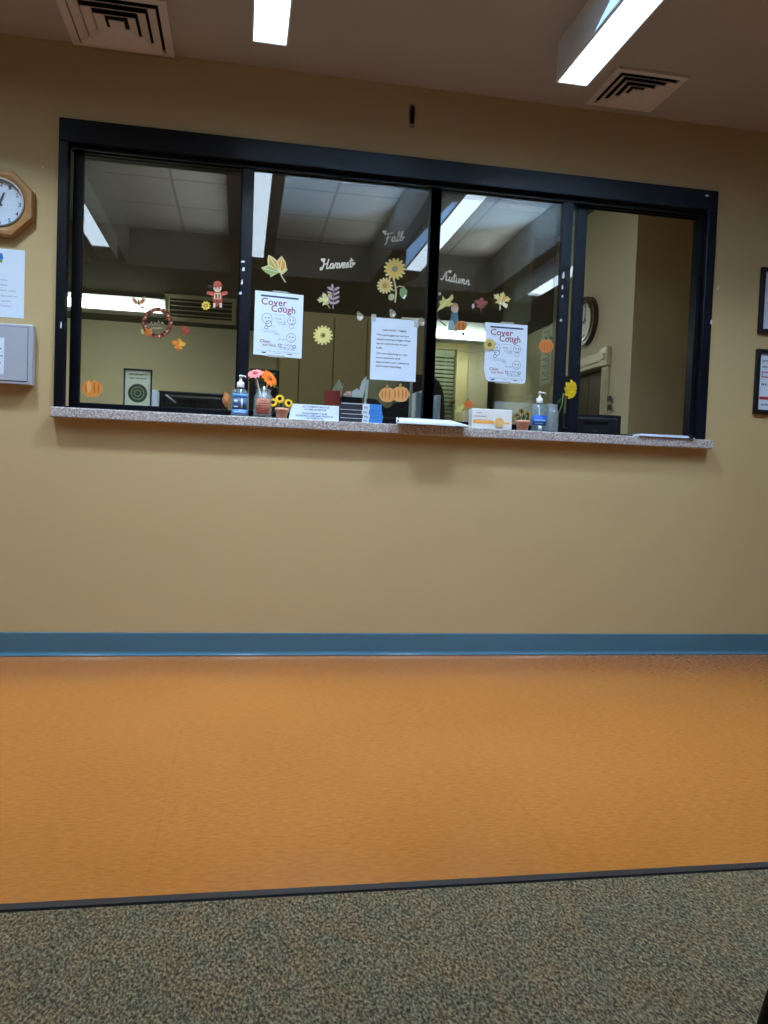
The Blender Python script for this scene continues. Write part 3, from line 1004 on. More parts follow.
# --- second pane
s = Sticker()
L1 = [(281.3, 274.8), (279.4, 272.2), (275, 274.5), (270.5, 277.3), (270, 275), (265.5, 272.3), (261.2, 268), (268, 265), (267.5, 259.5), (268.6, 254.8), (273.2, 257.3), (277, 260.7), (281.6, 255.9), (285.6, 262), (286.6, 268.2), (287.8, 269.6), (284, 273.2)]
s.P(L1, '#c9bf86')
s.P([(279, 271.5), (271, 275.8), (266, 272), (262.5, 268.3), (269, 266.2)], '#8da36c')
s.P([(279, 271), (269.3, 264.5), (269, 256.8), (276.5, 261.8)], '#b09a4a')
s.P([(280.5, 271), (278.4, 262), (281.5, 258), (284.8, 263), (285.5, 268.6)], '#c58a3c')
for q in ((264, 268.5), (270.5, 258.5), (281.5, 259.5), (285.5, 268)):
    s.line([(280, 272.5), q], .6, '#dcd6ac')
s.line([(280.4, 274), (283, 278.5), (285.8, 282.4)], 1.0, '#c6b48c')
s.done('leaf_sticker', 'large green and gold maple leaf cling above the first cough poster')


GLYPH = {   # cursive strokes: advance, then polylines (x, y), x-height .5, capital 1
    'H': (.95, [[(.0, .78), (.05, .95), (.2, .98), (.25, .8), (.22, .3), (.15, .0), (.0, -.08), (-.08, .05), (.05, .2)], [(.22, .42), (.45, .5), (.7, .52)], [(.72, 1.0), (.66, .5), (.64, .08), (.74, 0), (.95, .12)]]),
    'F': (.75, [[(-.1, .78), (-.02, .95), (.2, .92), (.45, .9), (.8, 1.0)], [(.32, .9), (.28, .4), (.2, -.15), (.08, -.3)], [(.1, .42), (.35, .46), (.6, .5)]]),
    'A': (1.0, [[(-.1, .12), (.0, -.02), (.2, .2), (.42, .75), (.56, 1.0), (.6, .5), (.62, .1), (.72, 0), (1.0, .15)], [(.12, .38), (.4, .42), (.75, .42)]]),
    'a': (.55, [[(.42, .42), (.28, .5), (.1, .4), (.05, .15), (.15, 0), (.32, .1), (.42, .45), (.4, .1), (.48, 0), (.6, .12)]]),
    'r': (.45, [[(.0, .1), (.1, .45), (.14, .55), (.2, .45), (.36, .46), (.3, .12), (.38, 0), (.5, .12)]]),
    'v': (.45, [[(.0, .4), (.08, .5), (.16, .2), (.22, 0), (.34, .2), (.4, .5), (.52, .46)]]),
    'e': (.42, [[(.02, .18), (.25, .28), (.32, .44), (.2, .52), (.06, .3), (.1, .05), (.22, 0), (.45, .16)]]),
    's': (.40, [[(.02, .1), (.2, .52), (.24, .35), (.3, .12), (.2, 0), (.05, .05)], [(.2, 0), (.42, .12)]]),
    't': (.42, [[(.14, .95), (.12, .4), (.14, .06), (.22, 0), (.4, .14)], [(-.05, .62), (.15, .66), (.42, .7)]]),
    'l': (.36, [[(.0, .1), (.22, .6), (.26, .95), (.16, 1.02), (.1, .7), (.1, .1), (.18, 0), (.4, .12)]]),
    'u': (.58, [[(.04, .5), (.05, .12), (.15, 0), (.32, .1), (.4, .5), (.4, .1), (.48, 0), (.62, .12)]]),
    'm': (.82, [[(.02, .0), (.06, .5), (.08, .3), (.2, .5), (.27, .42), (.28, .0), (.32, .3), (.44, .5), (.52, .42), (.54, .05), (.62, 0), (.82, .12)]]),
    'n': (.58, [[(.02, .0), (.06, .5), (.08, .3), (.22, .5), (.32, .42), (.34, .05), (.42, 0), (.6, .12)]]),
}


def smooth(pts, k=4):
    out = []
    for i in range(len(pts)-1):
        p0, p1, p2, p3 = pts[max(i-1, 0)], pts[i], pts[i+1], pts[min(i+2, len(pts)-1)]
        for j in range(k):
            t = j/k
            out.append(tuple(.5*(2*p1[c] + (p2[c]-p0[c])*t + (2*p0[c]-5*p1[c]+4*p2[c]-p3[c])*t*t + (3*p1[c]-p0[c]-3*p2[c]+p3[c])*t**3) for c in (0, 1)))
    return out + [pts[-1]]


def word(body, xa, xb, py0, py1, cap_px, label, h, hearts):
    tot = sum(GLYPH[c][0] for c in body)
    k = (xb-xa)/tot
    s = Sticker(); x = 0
    for n_, c in enumerate(body):
        for st in GLYPH[c][1]:
            pts = []
            for u, v in smooth(st):
                px = xa + (x + u + .18*v)*k
                pts.append((px, py0 + (py1-py0)*(px-xa)/(xb-xa) - v*cap_px))
            s.k = 1 + n_ % 2
            s.line(pts, 1.25, h)
        x += GLYPH[c][0]
    for hx, hy, hr in hearts:
        pts = []
        for j in range(18):
            tt = 2*PI*j/18
            pts.append((hx + hr*math.sin(tt)**3, hy - hr*(13*math.cos(tt)-5*math.cos(2*tt)-2*math.cos(3*tt)-math.cos(4*tt))/16))
        s.k = 3
        s.P(pts, h)
    return s.done('word_sticker', label)


word('Harvest', 321, 352.5, 269, 267, 9.5, 'pale cursive cling reading Harvest', '#d8d8c6', ((323.2, 260, 2.4), (353.4, 263.6, 2.0)))
word('Fall', 384.5, 402.5, 242.2, 240.5, 9.0, 'pale cursive cling reading Fall above the tall sunflowers', '#c9ccc2', ((384.5, 231.8, 2.2), (403, 237.6, 1.9)))
word('Autumn', 441.5, 470, 279.5, 285.2, 9.0, 'pale cursive cling reading Autumn on the third pane', '#c2c2b4', ((450, 271.6, 2.0),))
s = Sticker()
maple(s, 326, 300.5, 8.2, -.35, '#c9c88c', None, '#a8a868')
s.line([(333, 309), (333.2, 302), (334, 294), (332, 286)], 1.0, '#9a8890')
for q in ((287.5, 0), (292, 1), (296.5, 1), (301, 1)):
    for sg in (-1, 1):
        s.ell(333.4+sg*3.3, q[0]+1.2, 3.4, 1.35, '#9d8c92', rot=-sg*.55, n=10)
s.ell(332.4, 287, 1.3, 3, '#9d8c92')
s.done('leaf_sticker', 'pair of clings, pale yellow leaf with mauve fern, under Harvest')
s = Sticker(); s.daisy(323, 335.2, 9.6, 15, '#cfc97c', '#d9d48a', '#a89a4c', .3).ell(323.2, 335.4, 1.3, 1.3, '#3a3420'); s.done('daisy_sticker', 'pale yellow daisy cling right of the first cough poster')
s = Sticker()
s.line([(393, 276), (395, 284), (396.2, 292), (395, 302.5)], 1.6, '#b5ae84')
s.line([(396, 291), (391, 289.5), (388, 287.5)], 1.1, '#b5ae84').line([(395.8, 288), (399, 286), (404, 287), (405.5, 290)], 1.1, '#b5ae84')
s.ell(391.5, 297, 3, 3.6, '#a3a884', rot=.4).P([(400, 289), (404.5, 287), (407.6, 291.5), (405.6, 296.5), (402.4, 298.4), (399.6, 294.5)], '#7d9468').P([(402.2, 298.2), (405.4, 294.5), (406.8, 295), (404.6, 299)], '#cfe4ee')
s.daisy(394.8, 269, 10.8, 15, '#cdbf7c', '#d6b45c', '#8a8070', .28)
s.daisy(385, 285.6, 8.0, 14, '#cfc58a', '#c9ac6a', '#a58a4c', .3)
s.done('sunflower_sticker', 'tall cling of two sunflowers on one stem under the word Fall')
for px, py, lab in ((360.2, 316.2, 'small whitish acorn cling left of the wait times notice'), (392.8, 313.6, 'small beige acorn cling above the wait times notice'), (422.5, 321.6, 'small beige acorn cling right of the wait times notice')):
    s = Sticker(); c1 = '#c9c6bc' if px < 380 else '#a9a38e'
    s.ell(px, py+.8, 3.1, 3.6, c1, rot=.4, n=14).ell(px-.6, py-1.8, 3.4, 1.7, '#8b8676', rot=.35).line([(px-1, py-3), (px-2, py-5)], .9, '#8b8676').ell(px+.8, py+1.6, 1.1, 1.6, '#e3e0d6')
    s.done('acorn_sticker', lab)
s = Sticker()
pumpkin(s, 387.5, 394.8, 8.4, 7.4, '#d69a5c', '#b8743a', '#9a8a4c'); s.k = 8; pumpkin(s, 400.5, 394.2, 9.0, 7.8, '#d69a5c', '#b8743a', '#9a8a4c')
s.done('pumpkin_sticker', 'pair of pale orange pumpkins cling below the wait times notice')

# --- third pane
s = Sticker()
s.P([(437, 311), (440.5, 304), (438.5, 301.5), (442, 300.5), (442.5, 295.5), (445.5, 299.5), (448.6, 298.5), (452.5, 294), (453.5, 298.5), (450.2, 302), (453.4, 303.8), (449.5, 306.5), (446, 306.2), (442, 308.8)], '#b9b56a')
s.line([(437, 311.5), (444, 304), (450, 298)], .8, '#d6d39c').P([(438, 293.5), (440.6, 292), (441, 295), (439, 295.4)], '#a3a092')
s.done('leaf_sticker', 'yellow green oak leaf cling near the left of the third pane')
s = Sticker()
s.ell(454.8, 308.6, 3.8, 4.4, '#b09a84').P([(451.5, 306), (453.5, 303.2), (457, 303.6), (458.8, 307)], '#a87c5c')
s.P([(451.8, 312.6), (457.4, 312.6), (458.6, 320), (460.4, 330), (456, 331.5), (447.8, 330.4), (449.6, 322)], '#3f6878')
s.P([(449, 322), (453, 320), (456, 331), (447.8, 330.4)], '#7f9a9a').line([(436.8, 315), (440, 321), (446, 326)], 1.2, '#6d6a5c')
s.ell(461, 326, 5.8, 5.2, '#b9712c', wob=.05, nw=6).ell(459, 326, 1, 4, '#8f5220').ell(463, 326, 1, 4, '#8f5220').P([(466, 322.6), (468, 324.6), (465.5, 326)], '#7a8a5a').ell(463, 333.6, 1.5, 2, '#2e5048')
s.done('scarecrow_sticker', 'small figure cling in blue clothes holding a pumpkin under the oak leaf')
s = Sticker(); maple(s, 481, 304.5, 7.2, .1, '#7c3c30', None, '#5e2a24'); s.P([(471.5, 305.5), (474, 303), (474.5, 307), (472.5, 309)], '#b8a6ae'); s.done('leaf_sticker', 'dull red maple leaf cling between two yellow leaves')
s = Sticker()
maple(s, 501.3, 300.5, 9.0, .25, '#c9bc7c', '#cf9a4c', '#e2dcae'); s.P([(503, 302), (508, 304.5), (506.5, 308.5), (502.5, 305.5)], '#e0d8bc')
s.done('leaf_sticker', 'yellow and orange maple leaf cling above the second cough poster')
s = Sticker(); pumpkin(s, 546.3, 346, 7.2, 7.0, '#c77a3a', '#b0622c', '#2e4030'); s.P([(549.5, 338.5), (552.5, 334.5), (553.5, 339.5)], '#24382c'); s.done('pumpkin_sticker', 'orange pumpkin cling at the right edge of the third pane')
s = Sticker(); pumpkin(s, 468.8, 404.3, 5.0, 3.9, '#b8642c', '#94481e', '#4a4428'); s.done('pumpkin_sticker', 'tiny dark orange pumpkin cling above the tissue box')
s = Sticker(); s.P([(455, 413), (457, 408.5), (455.6, 406), (460, 406.4), (462.4, 403.6), (464.6, 407), (461.5, 410), (463, 412.5), (458.5, 411.8)], '#a9a85c'); s.done('leaf_sticker', 'faint yellow green leaf cling left of the tissue box')


# ================================================================== PAPERS ON THE GLASS
def sheet_corners(tl, tr, br, bl, y):
    return [at(*p, y) for p in (tl, tr, br, bl)]


class Sheet:
    """a paper taped to the glass; u right, v down in 0..1"""
    def __init__(s, name, label, cat, tl, tr, bl, y=SG, rounded=False, group=None):
        s.y = y-.0012
        s.tl, s.tr, s.bl = at(*tl, s.y), at(*tr, s.y), at(*bl, s.y)
        s.U, s.V = s.tr-s.tl, s.bl-s.tl
        c = s.tl + s.U*.5 + s.V
        s.t = thing(name, label, cat, (c.x, y, c.z), group)
        mb = MB()
        if rounded:
            uv = [(0, 0), (1, 0.0), (1.0, .93), (.98, .985), (.92, 1.0), (.12, .99), (.05, .95), (.0, .8), (.015, .5)]
        else:
            uv = [(0, 0), (1, 0), (1, 1), (0, 1)]
        mb.poly([s.p(*q) for q in uv], (0, 1, 0), .0008, PAPER)
        s.sheet = mb.build('sheet', None, s.t)

    def p(s, u, v, k=0):
        q = s.tl + s.U*u + s.V*v
        return Vector((q.x, s.y-.0003*k, q.z))

    def text(s, mb, body, u0, u1, v, cap, mt, k=1):
        a = s.p(u0, v, k); b = s.p(u1, v, k)
        n0 = len(mb.bm.verts)
        text_mesh(mb, body, a.x, b.x, 0, a.y, mt, cap=cap, th=.0002)
        mb.bm.verts.ensure_lookup_table()
        sl = (b.z-a.z)/(b.x-a.x)
        for v_ in mb.bm.verts[n0:]:
            v_.co.z += a.z + (v_.co.x-a.x)*sl

    def ring(s, mb, u, v, r, w, mt, n=20, a0=0, a1=2*PI):
        W_ = s.U.length
        c = s.p(u, v, 1)
        pts_o = [c + Vector(((r+w/2)*W_*math.cos(a0+(a1-a0)*k/n), 0, (r+w/2)*W_*math.sin(a0+(a1-a0)*k/n))) for k in range(n+1)]
        pts_i = [c + Vector(((r-w/2)*W_*math.cos(a0+(a1-a0)*k/n), 0, (r-w/2)*W_*math.sin(a0+(a1-a0)*k/n))) for k in range(n+1)]
        i = mb.mi(mt)
        for k in range(n):
            vs = [mb.bm.verts.new(q) for q in (pts_o[k], pts_o[k+1], pts_i[k+1], pts_i[k])]
            f = mb.bm.faces.new(vs); f.material_index = i

    def bar(s, mb, u0, v0, u1, v1, mt):
        mb.poly([s.p(u0, v0, 1), s.p(u1, v0, 1), s.p(u1, v1, 1), s.p(u0, v1, 1)], (0, 1, 0), .0002, mt)

    def tape(s, u, v, wu, wv):
        mb = MB(); mb.poly([s.p(u-wu, v-wv, 2), s.p(u+wu, v-wv, 2), s.p(u+wu, v+wv, 2), s.p(u-wu, v+wv, 2)], (0, 1, 0), .0003, TAPE)
        mb.build('tape', None, s.t)


def cough(tl, tr, bl, label, rounded, yo):
    S = Sheet('cough_poster', label, 'poster', tl, tr, bl, rounded=rounded, group='cover your cough posters on the glass')
    mb = MB()
    S.text(mb, 'Cover', .13, .66, .205, .031, REDINK)
    S.text(mb, 'your', .52, .66, .245, .009, NAVY)
    S.text(mb, 'Cough', .34, .84, .305, .031, REDINK)
    mb.build('heading', None, S.t)
    mb = MB(); S.bar(mb, .12, .055, .90, .082, NAVY)
    mb.build('header_bar', None, S.t)
    mb = MB(); S.bar(mb, .05, .925, .95, .929, INKL); S.bar(mb, .17, .945, .26, .965, NAVY); S.bar(mb, .70, .945, .80, .958, NAVY); S.text(mb, 'health', .44, .56, .955, .004, INKL)
    mb.build('footer', None, S.t)
    mb = MB()
    for (u, v, r) in ((.26, .42, .105), (.77, .42, .085), (.77, .69, .095)):
        S.ring(mb, u, v, r, .012, INKL)
        S.ring(mb, u-.03, v-.01, .012, .01, INK, 8); S.ring(mb, u+.035, v-.01, .012, .01, INK, 8)
        S.ring(mb, u+.01, v+.015, .04, .01, INKL, 8, PI*1.1, PI*1.9)
    S.ring(mb, .30, .50, .06, .011, INK); S.ring(mb, .25, .56, .035, .011, INK, 10); S.ring(mb, .77, .51, .05, .01, INKL, 12)
    for u0, v0, u1, v1 in ((.40, .345, .62, .35), (.40, .53, .43, .54), (.62, .36, .625, .50), (.12, .60, .5, .604)):
        S.bar(mb, u0, v0, u1, v1, INKL)
    mb.build('illustration', None, S.t)
    for body, u0, u1, v, c_ in (('tissue', .42, .56, .42, .010), ('cover your mouth', .46, .66, .47, .008), ('or sleeve', .50, .66, .50, .008), ('put your tissue in the bin', .20, .48, .635, .007), ('mask', .42, .53, .66, .009), ('stay apart', .50, .66, .735, .008),
                               ('after coughing', .50, .80, .815, .007), ('wash or gel', .55, .86, .86, .007), ('for 20 seconds', .55, .86, .885, .006)):
        mb = MB(); S.text(mb, body, u0, u1, v, c_, INKL)
        mb.build('caption', None, S.t)
    mb = MB()
    S.text(mb, 'Clean', .13, .34, .80, .014, REDINK)
    S.text(mb, 'your Hands', .18, .46, .85, .012, REDINK)
    mb.build('subheading', None, S.t)
    for u in (.54, .84):
        mb = MB(); S.ring(mb, u, .825, .03, .012, INK, 10)
        mb.build('hand_icon', None, S.t)
    S.tape(.52, -.012, .16, .016); S.tape(.46, 1.0, .18, .016)
    return S


cough((255.2, 290.2), (303.6, 295.3), (253.2, 354.2), 'Cover your Cough poster under the large maple leaf on the second pane', False, 0)
cough((485.4, 322.2), (527.6, 325.4), (483.4, 381.4), 'Cover your Cough poster with curled corners on the third pane', True, 0)
s = Sticker(SG-.004); s.daisy(489.6, 344.6, 6.4, 12, '#c6bb7a', '#bfae5c', '#6b5a34', .32); s.done('daisy_sticker', 'yellow daisy cling overlapping the second cough poster')

S = Sheet('wait_notice', 'printed LAB WAIT TIMES notice on the second pane', 'notice', (371.8, 317.2), (417.6, 320.6), (369.8, 379.2))
mb = MB(); S.text(mb, 'LAB WAIT TIMES', .24, .76, .205, .0085, INK); mb.build('heading', None, S.t)
mb = MB()
for k, (body, u1) in enumerate((('We apologize as we are', .82), ('experiencing longer than', .86), ('usual wait times in our', .80), ('Lab.', .26), ('We are adjusting to our', .80), ('new volumes and', .64), ('appreciate your patience', .84), ('and understanding.', .68))):
    S.text(mb, body, .12, u1, (.285, .355, .425, .495, .585, .655, .725, .79)[k], .0092, INK)
    if k in (3, 7):
        mb.build('paragraph', None, S.t); mb = MB()
S.tape(.04, .01, .05, .06); S.tape(.98, .06, .05, .05)

# ================================================================== ON THE LEDGE
CT = FZ0


def lx(px, y, py=420):
    return at(px, py, y).x


def kpx(y, py=415):
    return (at(401, py, y)-at(400, py, y)).length


def flower(mb, c, r, n, mt, mtc, tilt=(0, -1, .25), layers=2, cup=.25, rc=.35):
    """daisy-like bloom with separate curved petals facing along tilt"""
    d = Vector(tilt).normalized()
    a = d.cross(Vector((0, 0, 1))).normalized(); b = a.cross(d)
    i = mb.mi(mt)
    for L in range(layers):
        rr = r*(1-.22*L)
        for k in range(n):
            th = 2*PI*(k + .5*L)/n + random.uniform(-.06, .06)
            e = a*math.cos(th) + b*math.sin(th); g = -a*math.sin(th) + b*math.cos(th)
            w = rr*PI/n*(.82 if n > 8 else 1.1)
            o = Vector(c) + d*(.002*L)
            prof_ = [(.22, .4, 0), (.55, 1.0, cup*.3), (.85, .85, cup*.35), (1.0, .15, cup*.15)]
            top = []; 
            for q, ww, hh in prof_:
                top.append((mb.bm.verts.new(o + e*rr*q + g*w*ww + d*rr*hh), mb.bm.verts.new(o + e*rr*q + d*rr*(hh-.05)), mb.bm.verts.new(o + e*rr*q - g*w*ww + d*rr*hh)))
            for A, B in zip(top, top[1:]):
                for j in (0, 1):
                    f = mb.bm.faces.new((A[j], A[j+1], B[j+1], B[j])); f.material_index = i; f.smooth = True
    if mtc:
        mb.ball(Vector(c) + d*.003, r*rc, (1, .6, 1), mtc, 12)


def sanitizer(pl, pr, y, pshoulder, ptop, label, lab_fn, group):
    cx = (lx(pl, y)+lx(pr, y))/2; r = (lx(pr, y)-lx(pl, y))/2
    zs_ = at((pl+pr)/2, pshoulder, y).z - CT
    zt = at((pl+pr)/2, ptop, y).z - CT
    t = thing('sanitizer_bottle', label, 'bottle', (cx, y, CT), group)
    mb = MB()
    sy_ = .62
    mb.lathe((cx, y, CT), [(r*.92, 0), (r, .006), (r, zs_*.72), (r*.97, zs_*.82), (r*.8, zs_*.93), (r*.45, zs_*.99), (r*.32, zs_), (r*.30, zs_+.008)], 32, 1, sy_, BOTTLE)
    mb.build('bottle_body', None, t)
    lab_fn(t, cx, y, r, zs_, sy_)
    mb = MB()
    zc = zs_+.004
    mb.lathe((cx, y, CT), [(r*.40, zc), (r*.42, zc+.004), (r*.40, zc+(zt-zs_)*.38), (r*.2, zc+(zt-zs_)*.45), (r*.16, zc+(zt-zs_)*.46), (r*.14, zt-.010), (r*.2, zt-.010), (r*.22, zt-.002), (r*.1, zt)], 20, 1, 1, WHITEP)
    mb.tube([(cx, y, CT+zt-.006), (cx+r*.35, y-.012, CT+zt-.006), (cx+r*.5, y-.02, CT+zt-.009), (cx+r*.52, y-.023, CT+zt-.014)], r*.09, 8, WHITEP, r*.07)
    pm = mb.build('pump', None, t)
    mb = MB(); mb.tube([(cx, y, CT+zs_), (cx+.004, y, CT+.02)], .003, 6, WHITEP); mb.build('dip_tube', None, pm)
    return t


def curved_patch(mb, cx, y, r, sy_, z0, z1, mt, a0=-.95, a1=.95, ex=1.01, n=14):
    i = mb.mi(mt); row = []
    for k in range(n+1):
        th = -PI/2 + a0 + (a1-a0)*k/n
        p0 = Vector((cx + r*ex*math.cos(th), y + r*sy_*ex*math.sin(th), CT+z0)); p1 = p0.copy(); p1.z = CT+z1
        q0 = Vector((cx + r*(ex-.008)*math.cos(th), y + r*sy_*(ex-.008)*math.sin(th), CT+z0)); q1 = q0.copy(); q1.z = CT+z1
        row.append([mb.bm.verts.new(v) for v in (p0, p1, q1, q0)])
    for A, B in zip(row, row[1:]):
        for j in range(4):
            f = mb.bm.faces.new((A[j], B[j], B[(j+1) % 4], A[(j+1) % 4])); f.material_index = i; f.smooth = True
    for E_ in (row[0], row[-1]):
        f = mb.bm.faces.new(E_); f.material_index = i


def lab1(t, cx, y, r, zs_, sy_):
    mb = MB(); curved_patch(mb, cx, y, r, sy_, zs_*.66, zs_*.8, M('label blue', '#4f8fe0', .4)); curved_patch(mb, cx, y, r, sy_, zs_*.08, zs_*.24, M('label blue', '#4f8fe0', .4))
    curved_patch(mb, cx, y, r, sy_, zs_*.24, zs_*.66, M('label navy', '#3c567c', .4))
    l = mb.build('label', None, t)
    mb = MB()
    curved_patch(mb, cx, y, r, sy_, zs_*.30, zs_*.62, PAPER, .10, .28, 1.02)
    curved_patch(mb, cx, y, r, sy_, zs_*.48, zs_*.58, PAPER, -.7, -.3, 1.02)
    curved_patch(mb, cx, y, r, sy_, zs_*.13, zs_*.16, PAPER, -.7, .7, 1.02)
    curved_patch(mb, cx, y, r, sy_, zs_*.32, zs_*.36, PAPER, -.75, -.2, 1.02)
    mb.build('label_print', None, l)


def lab2(t, cx, y, r, zs_, sy_):
    mb = MB(); curved_patch(mb, cx, y, r, sy_, zs_*.22, zs_*.58, M('gel label blue', '#1d55c4', .4), -1.2, 1.2)
    l = mb.build('label', None, t)
    mb = MB(); curved_patch(mb, cx, y, r, sy_, zs_*.03, zs_*.20, PAPER, -.25, .2, 1.015); curved_patch(mb, cx, y, r, sy_, zs_*.36, zs_*.42, M('label pale blue', '#7fb0ee', .4), -.9, .9, 1.02); curved_patch(mb, cx, y, r, sy_, zs_*.27, zs_*.30, M('label pale blue', '#7fb0ee', .4), -.7, .5, 1.02)
    mb.build('label_print', None, l)


sanitizer(230.5, 248.6, -.012, 388.5, 374.8, 'clear pump bottle with blue and dark label left of the flower pens', lab1, 'hand sanitizer pump bottles')
sanitizer(531.2, 546.2, -.016, 404, 391.5, 'clear pump bottle with bright blue band right of the small pot', lab2, 'hand sanitizer pump bottles')


def jar(pl, pr, y, ptop, label, lab=True):
    cx = (lx(pl, y)+lx(pr, y))/2; r = (lx(pr, y)-lx(pl, y))/2
    zt = at((pl+pr)/2, ptop, y).z-CT
    t = thing('pen_jar', label, 'jar', (cx, y, CT), 'frosted pen jars on the ledge')
    mb = MB()
    k = .92
    prof_ = [(r*.85, 0), (r*.98, .006), (r, .015), (r, zt*.68), (r*.95, zt*.76), (r*.78, zt*.82), (r*.78, zt*.94), (r*.82, zt*.95), (r*.82, zt), (r*.74, zt), (r*.72, zt*.85), (r*.9, zt*.74), (r*.93, .018), (r*.8, .01)]
    mb.lathe((cx, y, CT), prof_, 28, 1, 1, JAR)
    mb.build('glass_body', None, t)
    if lab:
        mb = MB(); curved_patch(mb, cx, y, r, 1, zt*.12, zt*.66, M('peach label', '#a9705e', .6), -.75, .75)
        l = mb.build('label', None, t)
        mb = MB()
        for k in range(6):
            curved_patch(mb, cx, y, r, 1, zt*(.16+.08*k), zt*(.19+.08*k), M('rust print', '#a04a38', .6), -.6+.15*(k % 3), .6-.2*(k % 2), 1.02)
        mb.build('label_print', None, l)
    return cx, r, zt


JY = -.012
cx, r, zt = jar(253, 272, JY, 389.5, 'frosted glass jar of flower pens beside the left sanitizer bottle')
# flower pens in the jar
def flower_pen(pf, py_, y_, foot, size, mt, mtc, label, tilt, n, penmat=WHITEP, rc=.35, tie=False):
    c = at(pf, py_, y_)
    f_ = Vector(foot)
    t = thing('flower_pen', label, 'pen', foot, 'artificial flower pens')
    d = (c-f_)
    mb = MB(); mb.tube([f_, f_+d*.5, f_+d*.97], .0042, 8, penmat); mb.build('pen_barrel', None, t)
    mb = MB(); flower(mb, c, size, n, mt, mtc, tilt, 3, .5, rc); mb.build('bloom', None, t)
    mb = MB()
    dn = d.normalized()
    for q in (-1, 1):
        e = c - dn*size*.35
        mb.poly([e, e+Vector((q*size*.8, -.004, -size*.25)), e+Vector((q*size*1.2, -.002, -size*.55)), e+Vector((q*size*.5, 0, -size*.55))], (0, 1, 0), .001, GREEN)
    mb.build('leaf', None, t)
    return t


flower_pen(255.5, 374.5, JY-.036, (cx+.008, JY-.012, CT+.02), .036, PINK, CORAL, 'pink coral flower pen leaning left in the frosted jar', (-.2, -.7, .85), 11)
flower_pen(268.4, 379, JY+.038, (cx-.006, JY+.014, CT+.02), .046, ORANGE, M('amber centre', '#c4601c', .8), 'orange flower pen leaning right in the frosted jar', (.65, -.75, .55), 13)
p0 = at(264, 386.5, JY-.002)
mb = MB(); mb.tube([(cx+.003, JY-.014, CT+.02), (p0.x, JY-.008, p0.z)], .0045, 8, WHITEP); tag(mb.build('pen'), 'plain white pen standing upright in the frosted jar', 'pen')


def pot(pl, pr, y, ptop, label, flowers, fcol, ccol, size):
    cx = (lx(pl, y)+lx(pr, y))/2; r = (lx(pr, y)-lx(pl, y))/2
    zt = at((pl+pr)/2, ptop, y).z-CT
    t = thing('flower_pot', label, 'potted flowers', (cx, y, CT), 'little terracotta pots of flowers')
    mb = MB(); mb.lathe((cx, y, CT), [(r*.74, 0), (r*.9, zt*.68), (r, zt*.68), (r*1.02, zt), (r*.9, zt), (r*.85, zt*.8)], 24, 1, 1, TERRA)
    mb.build('pot', None, t)
    mb = MB(); mb.lathe((cx, y, CT), [(r*.84, zt*.72), (r*.84, zt*.86)], 20, 1, 1, M('moss', '#3a3a20', .9)); mb.build('soil', None, t)
    for px, py in flowers:
        c = at(px, py, y-.008)
        mb = MB(); flower(mb, c, size, 12, fcol, ccol, (random.uniform(-.3, .3), -1, .3), 2, .2, .42); mb.build('bloom', None, t)
        mb = MB(); mb.tube([(cx, y, CT+zt*.8), ((cx+c.x)/2, y, CT+zt*.8+(c.z-CT-zt*.8)*.6), (c.x, y-.004, c.z)], .0018, 6, GREEN); mb.build('stem', None, t)
    mb = MB()
    for k in range(22 if fcol is not YEL else 11):
        a = k*.9; q = Vector((cx+r*.5*math.cos(a), y+r*.5*math.sin(a), CT+zt*.82))
        e = q + Vector((r*.4*math.cos(a), r*.4*math.sin(a), (.012 if fcol is YEL else .022)+.01*(k % 3)))
        mb.poly([q, (q+e)/2+Vector((.006, 0, .006)), e, (q+e)/2-Vector((.006, 0, -.002))], (0, 1, 0), .0008, GREEN)
    mb.build('foliage', None, t)
    return cx, r, zt


pot(274.5, 288.5, -.02, 408.2, 'tiny terracotta pot with three yellow sunflowers beside the white sign', ((273.2, 402.5), (279.8, 398.8), (288.6, 403.2)), YEL, BROWN, .021)
pot(515.8, 529.6, -.022, 420.5, 'tiny terracotta pot with dark bronze flowers between tissue box and sanitizer', ((516.8, 415.5), (521.5, 411.5), (527.5, 414)), M('bronze petal', '#8a6a2a', .8), BROWN, .016)

cx, r, zt = jar(545.2, 558, .002, 404.5, 'frosted jar behind the right sanitizer bottle', False)
c = at(569, 390, -.02)
t = thing('flower_pen', 'bright yellow silk flower pen leaning out of the right frosted jar', 'pen', (cx, .002, CT+.015), 'artificial flower pens')
mb = MB(); q = Vector((cx+.002, .0, CT+.025)); mb.tube([q, q.lerp(c, .6), at(563.5, 393, -.02)], .0035, 8, M('green stem', '#4c6b35', .6)); mb.build('stem', None, t)
mb = MB()
flower(mb, at(569.5, 389.5, -.02), .047, 9, M('lemon petal', '#f2d22a', .6), None, (.45, -.9, -.12), 3, .7)
mb.ball(at(569, 390, -.016), .013, (1, 1, 1), M('lemon petal', '#f2d22a', .6)); mb.build('bloom', None, t)
mb = MB(); e = at(561, 398, -.012)
mb.poly([e, e+Vector((-.022, 0, -.02)), e+Vector((-.012, 0, -.03)), e+Vector((.004, 0, -.008))], (0, 1, 0), .001, GREEN)
mb.build('leaf', None, t)

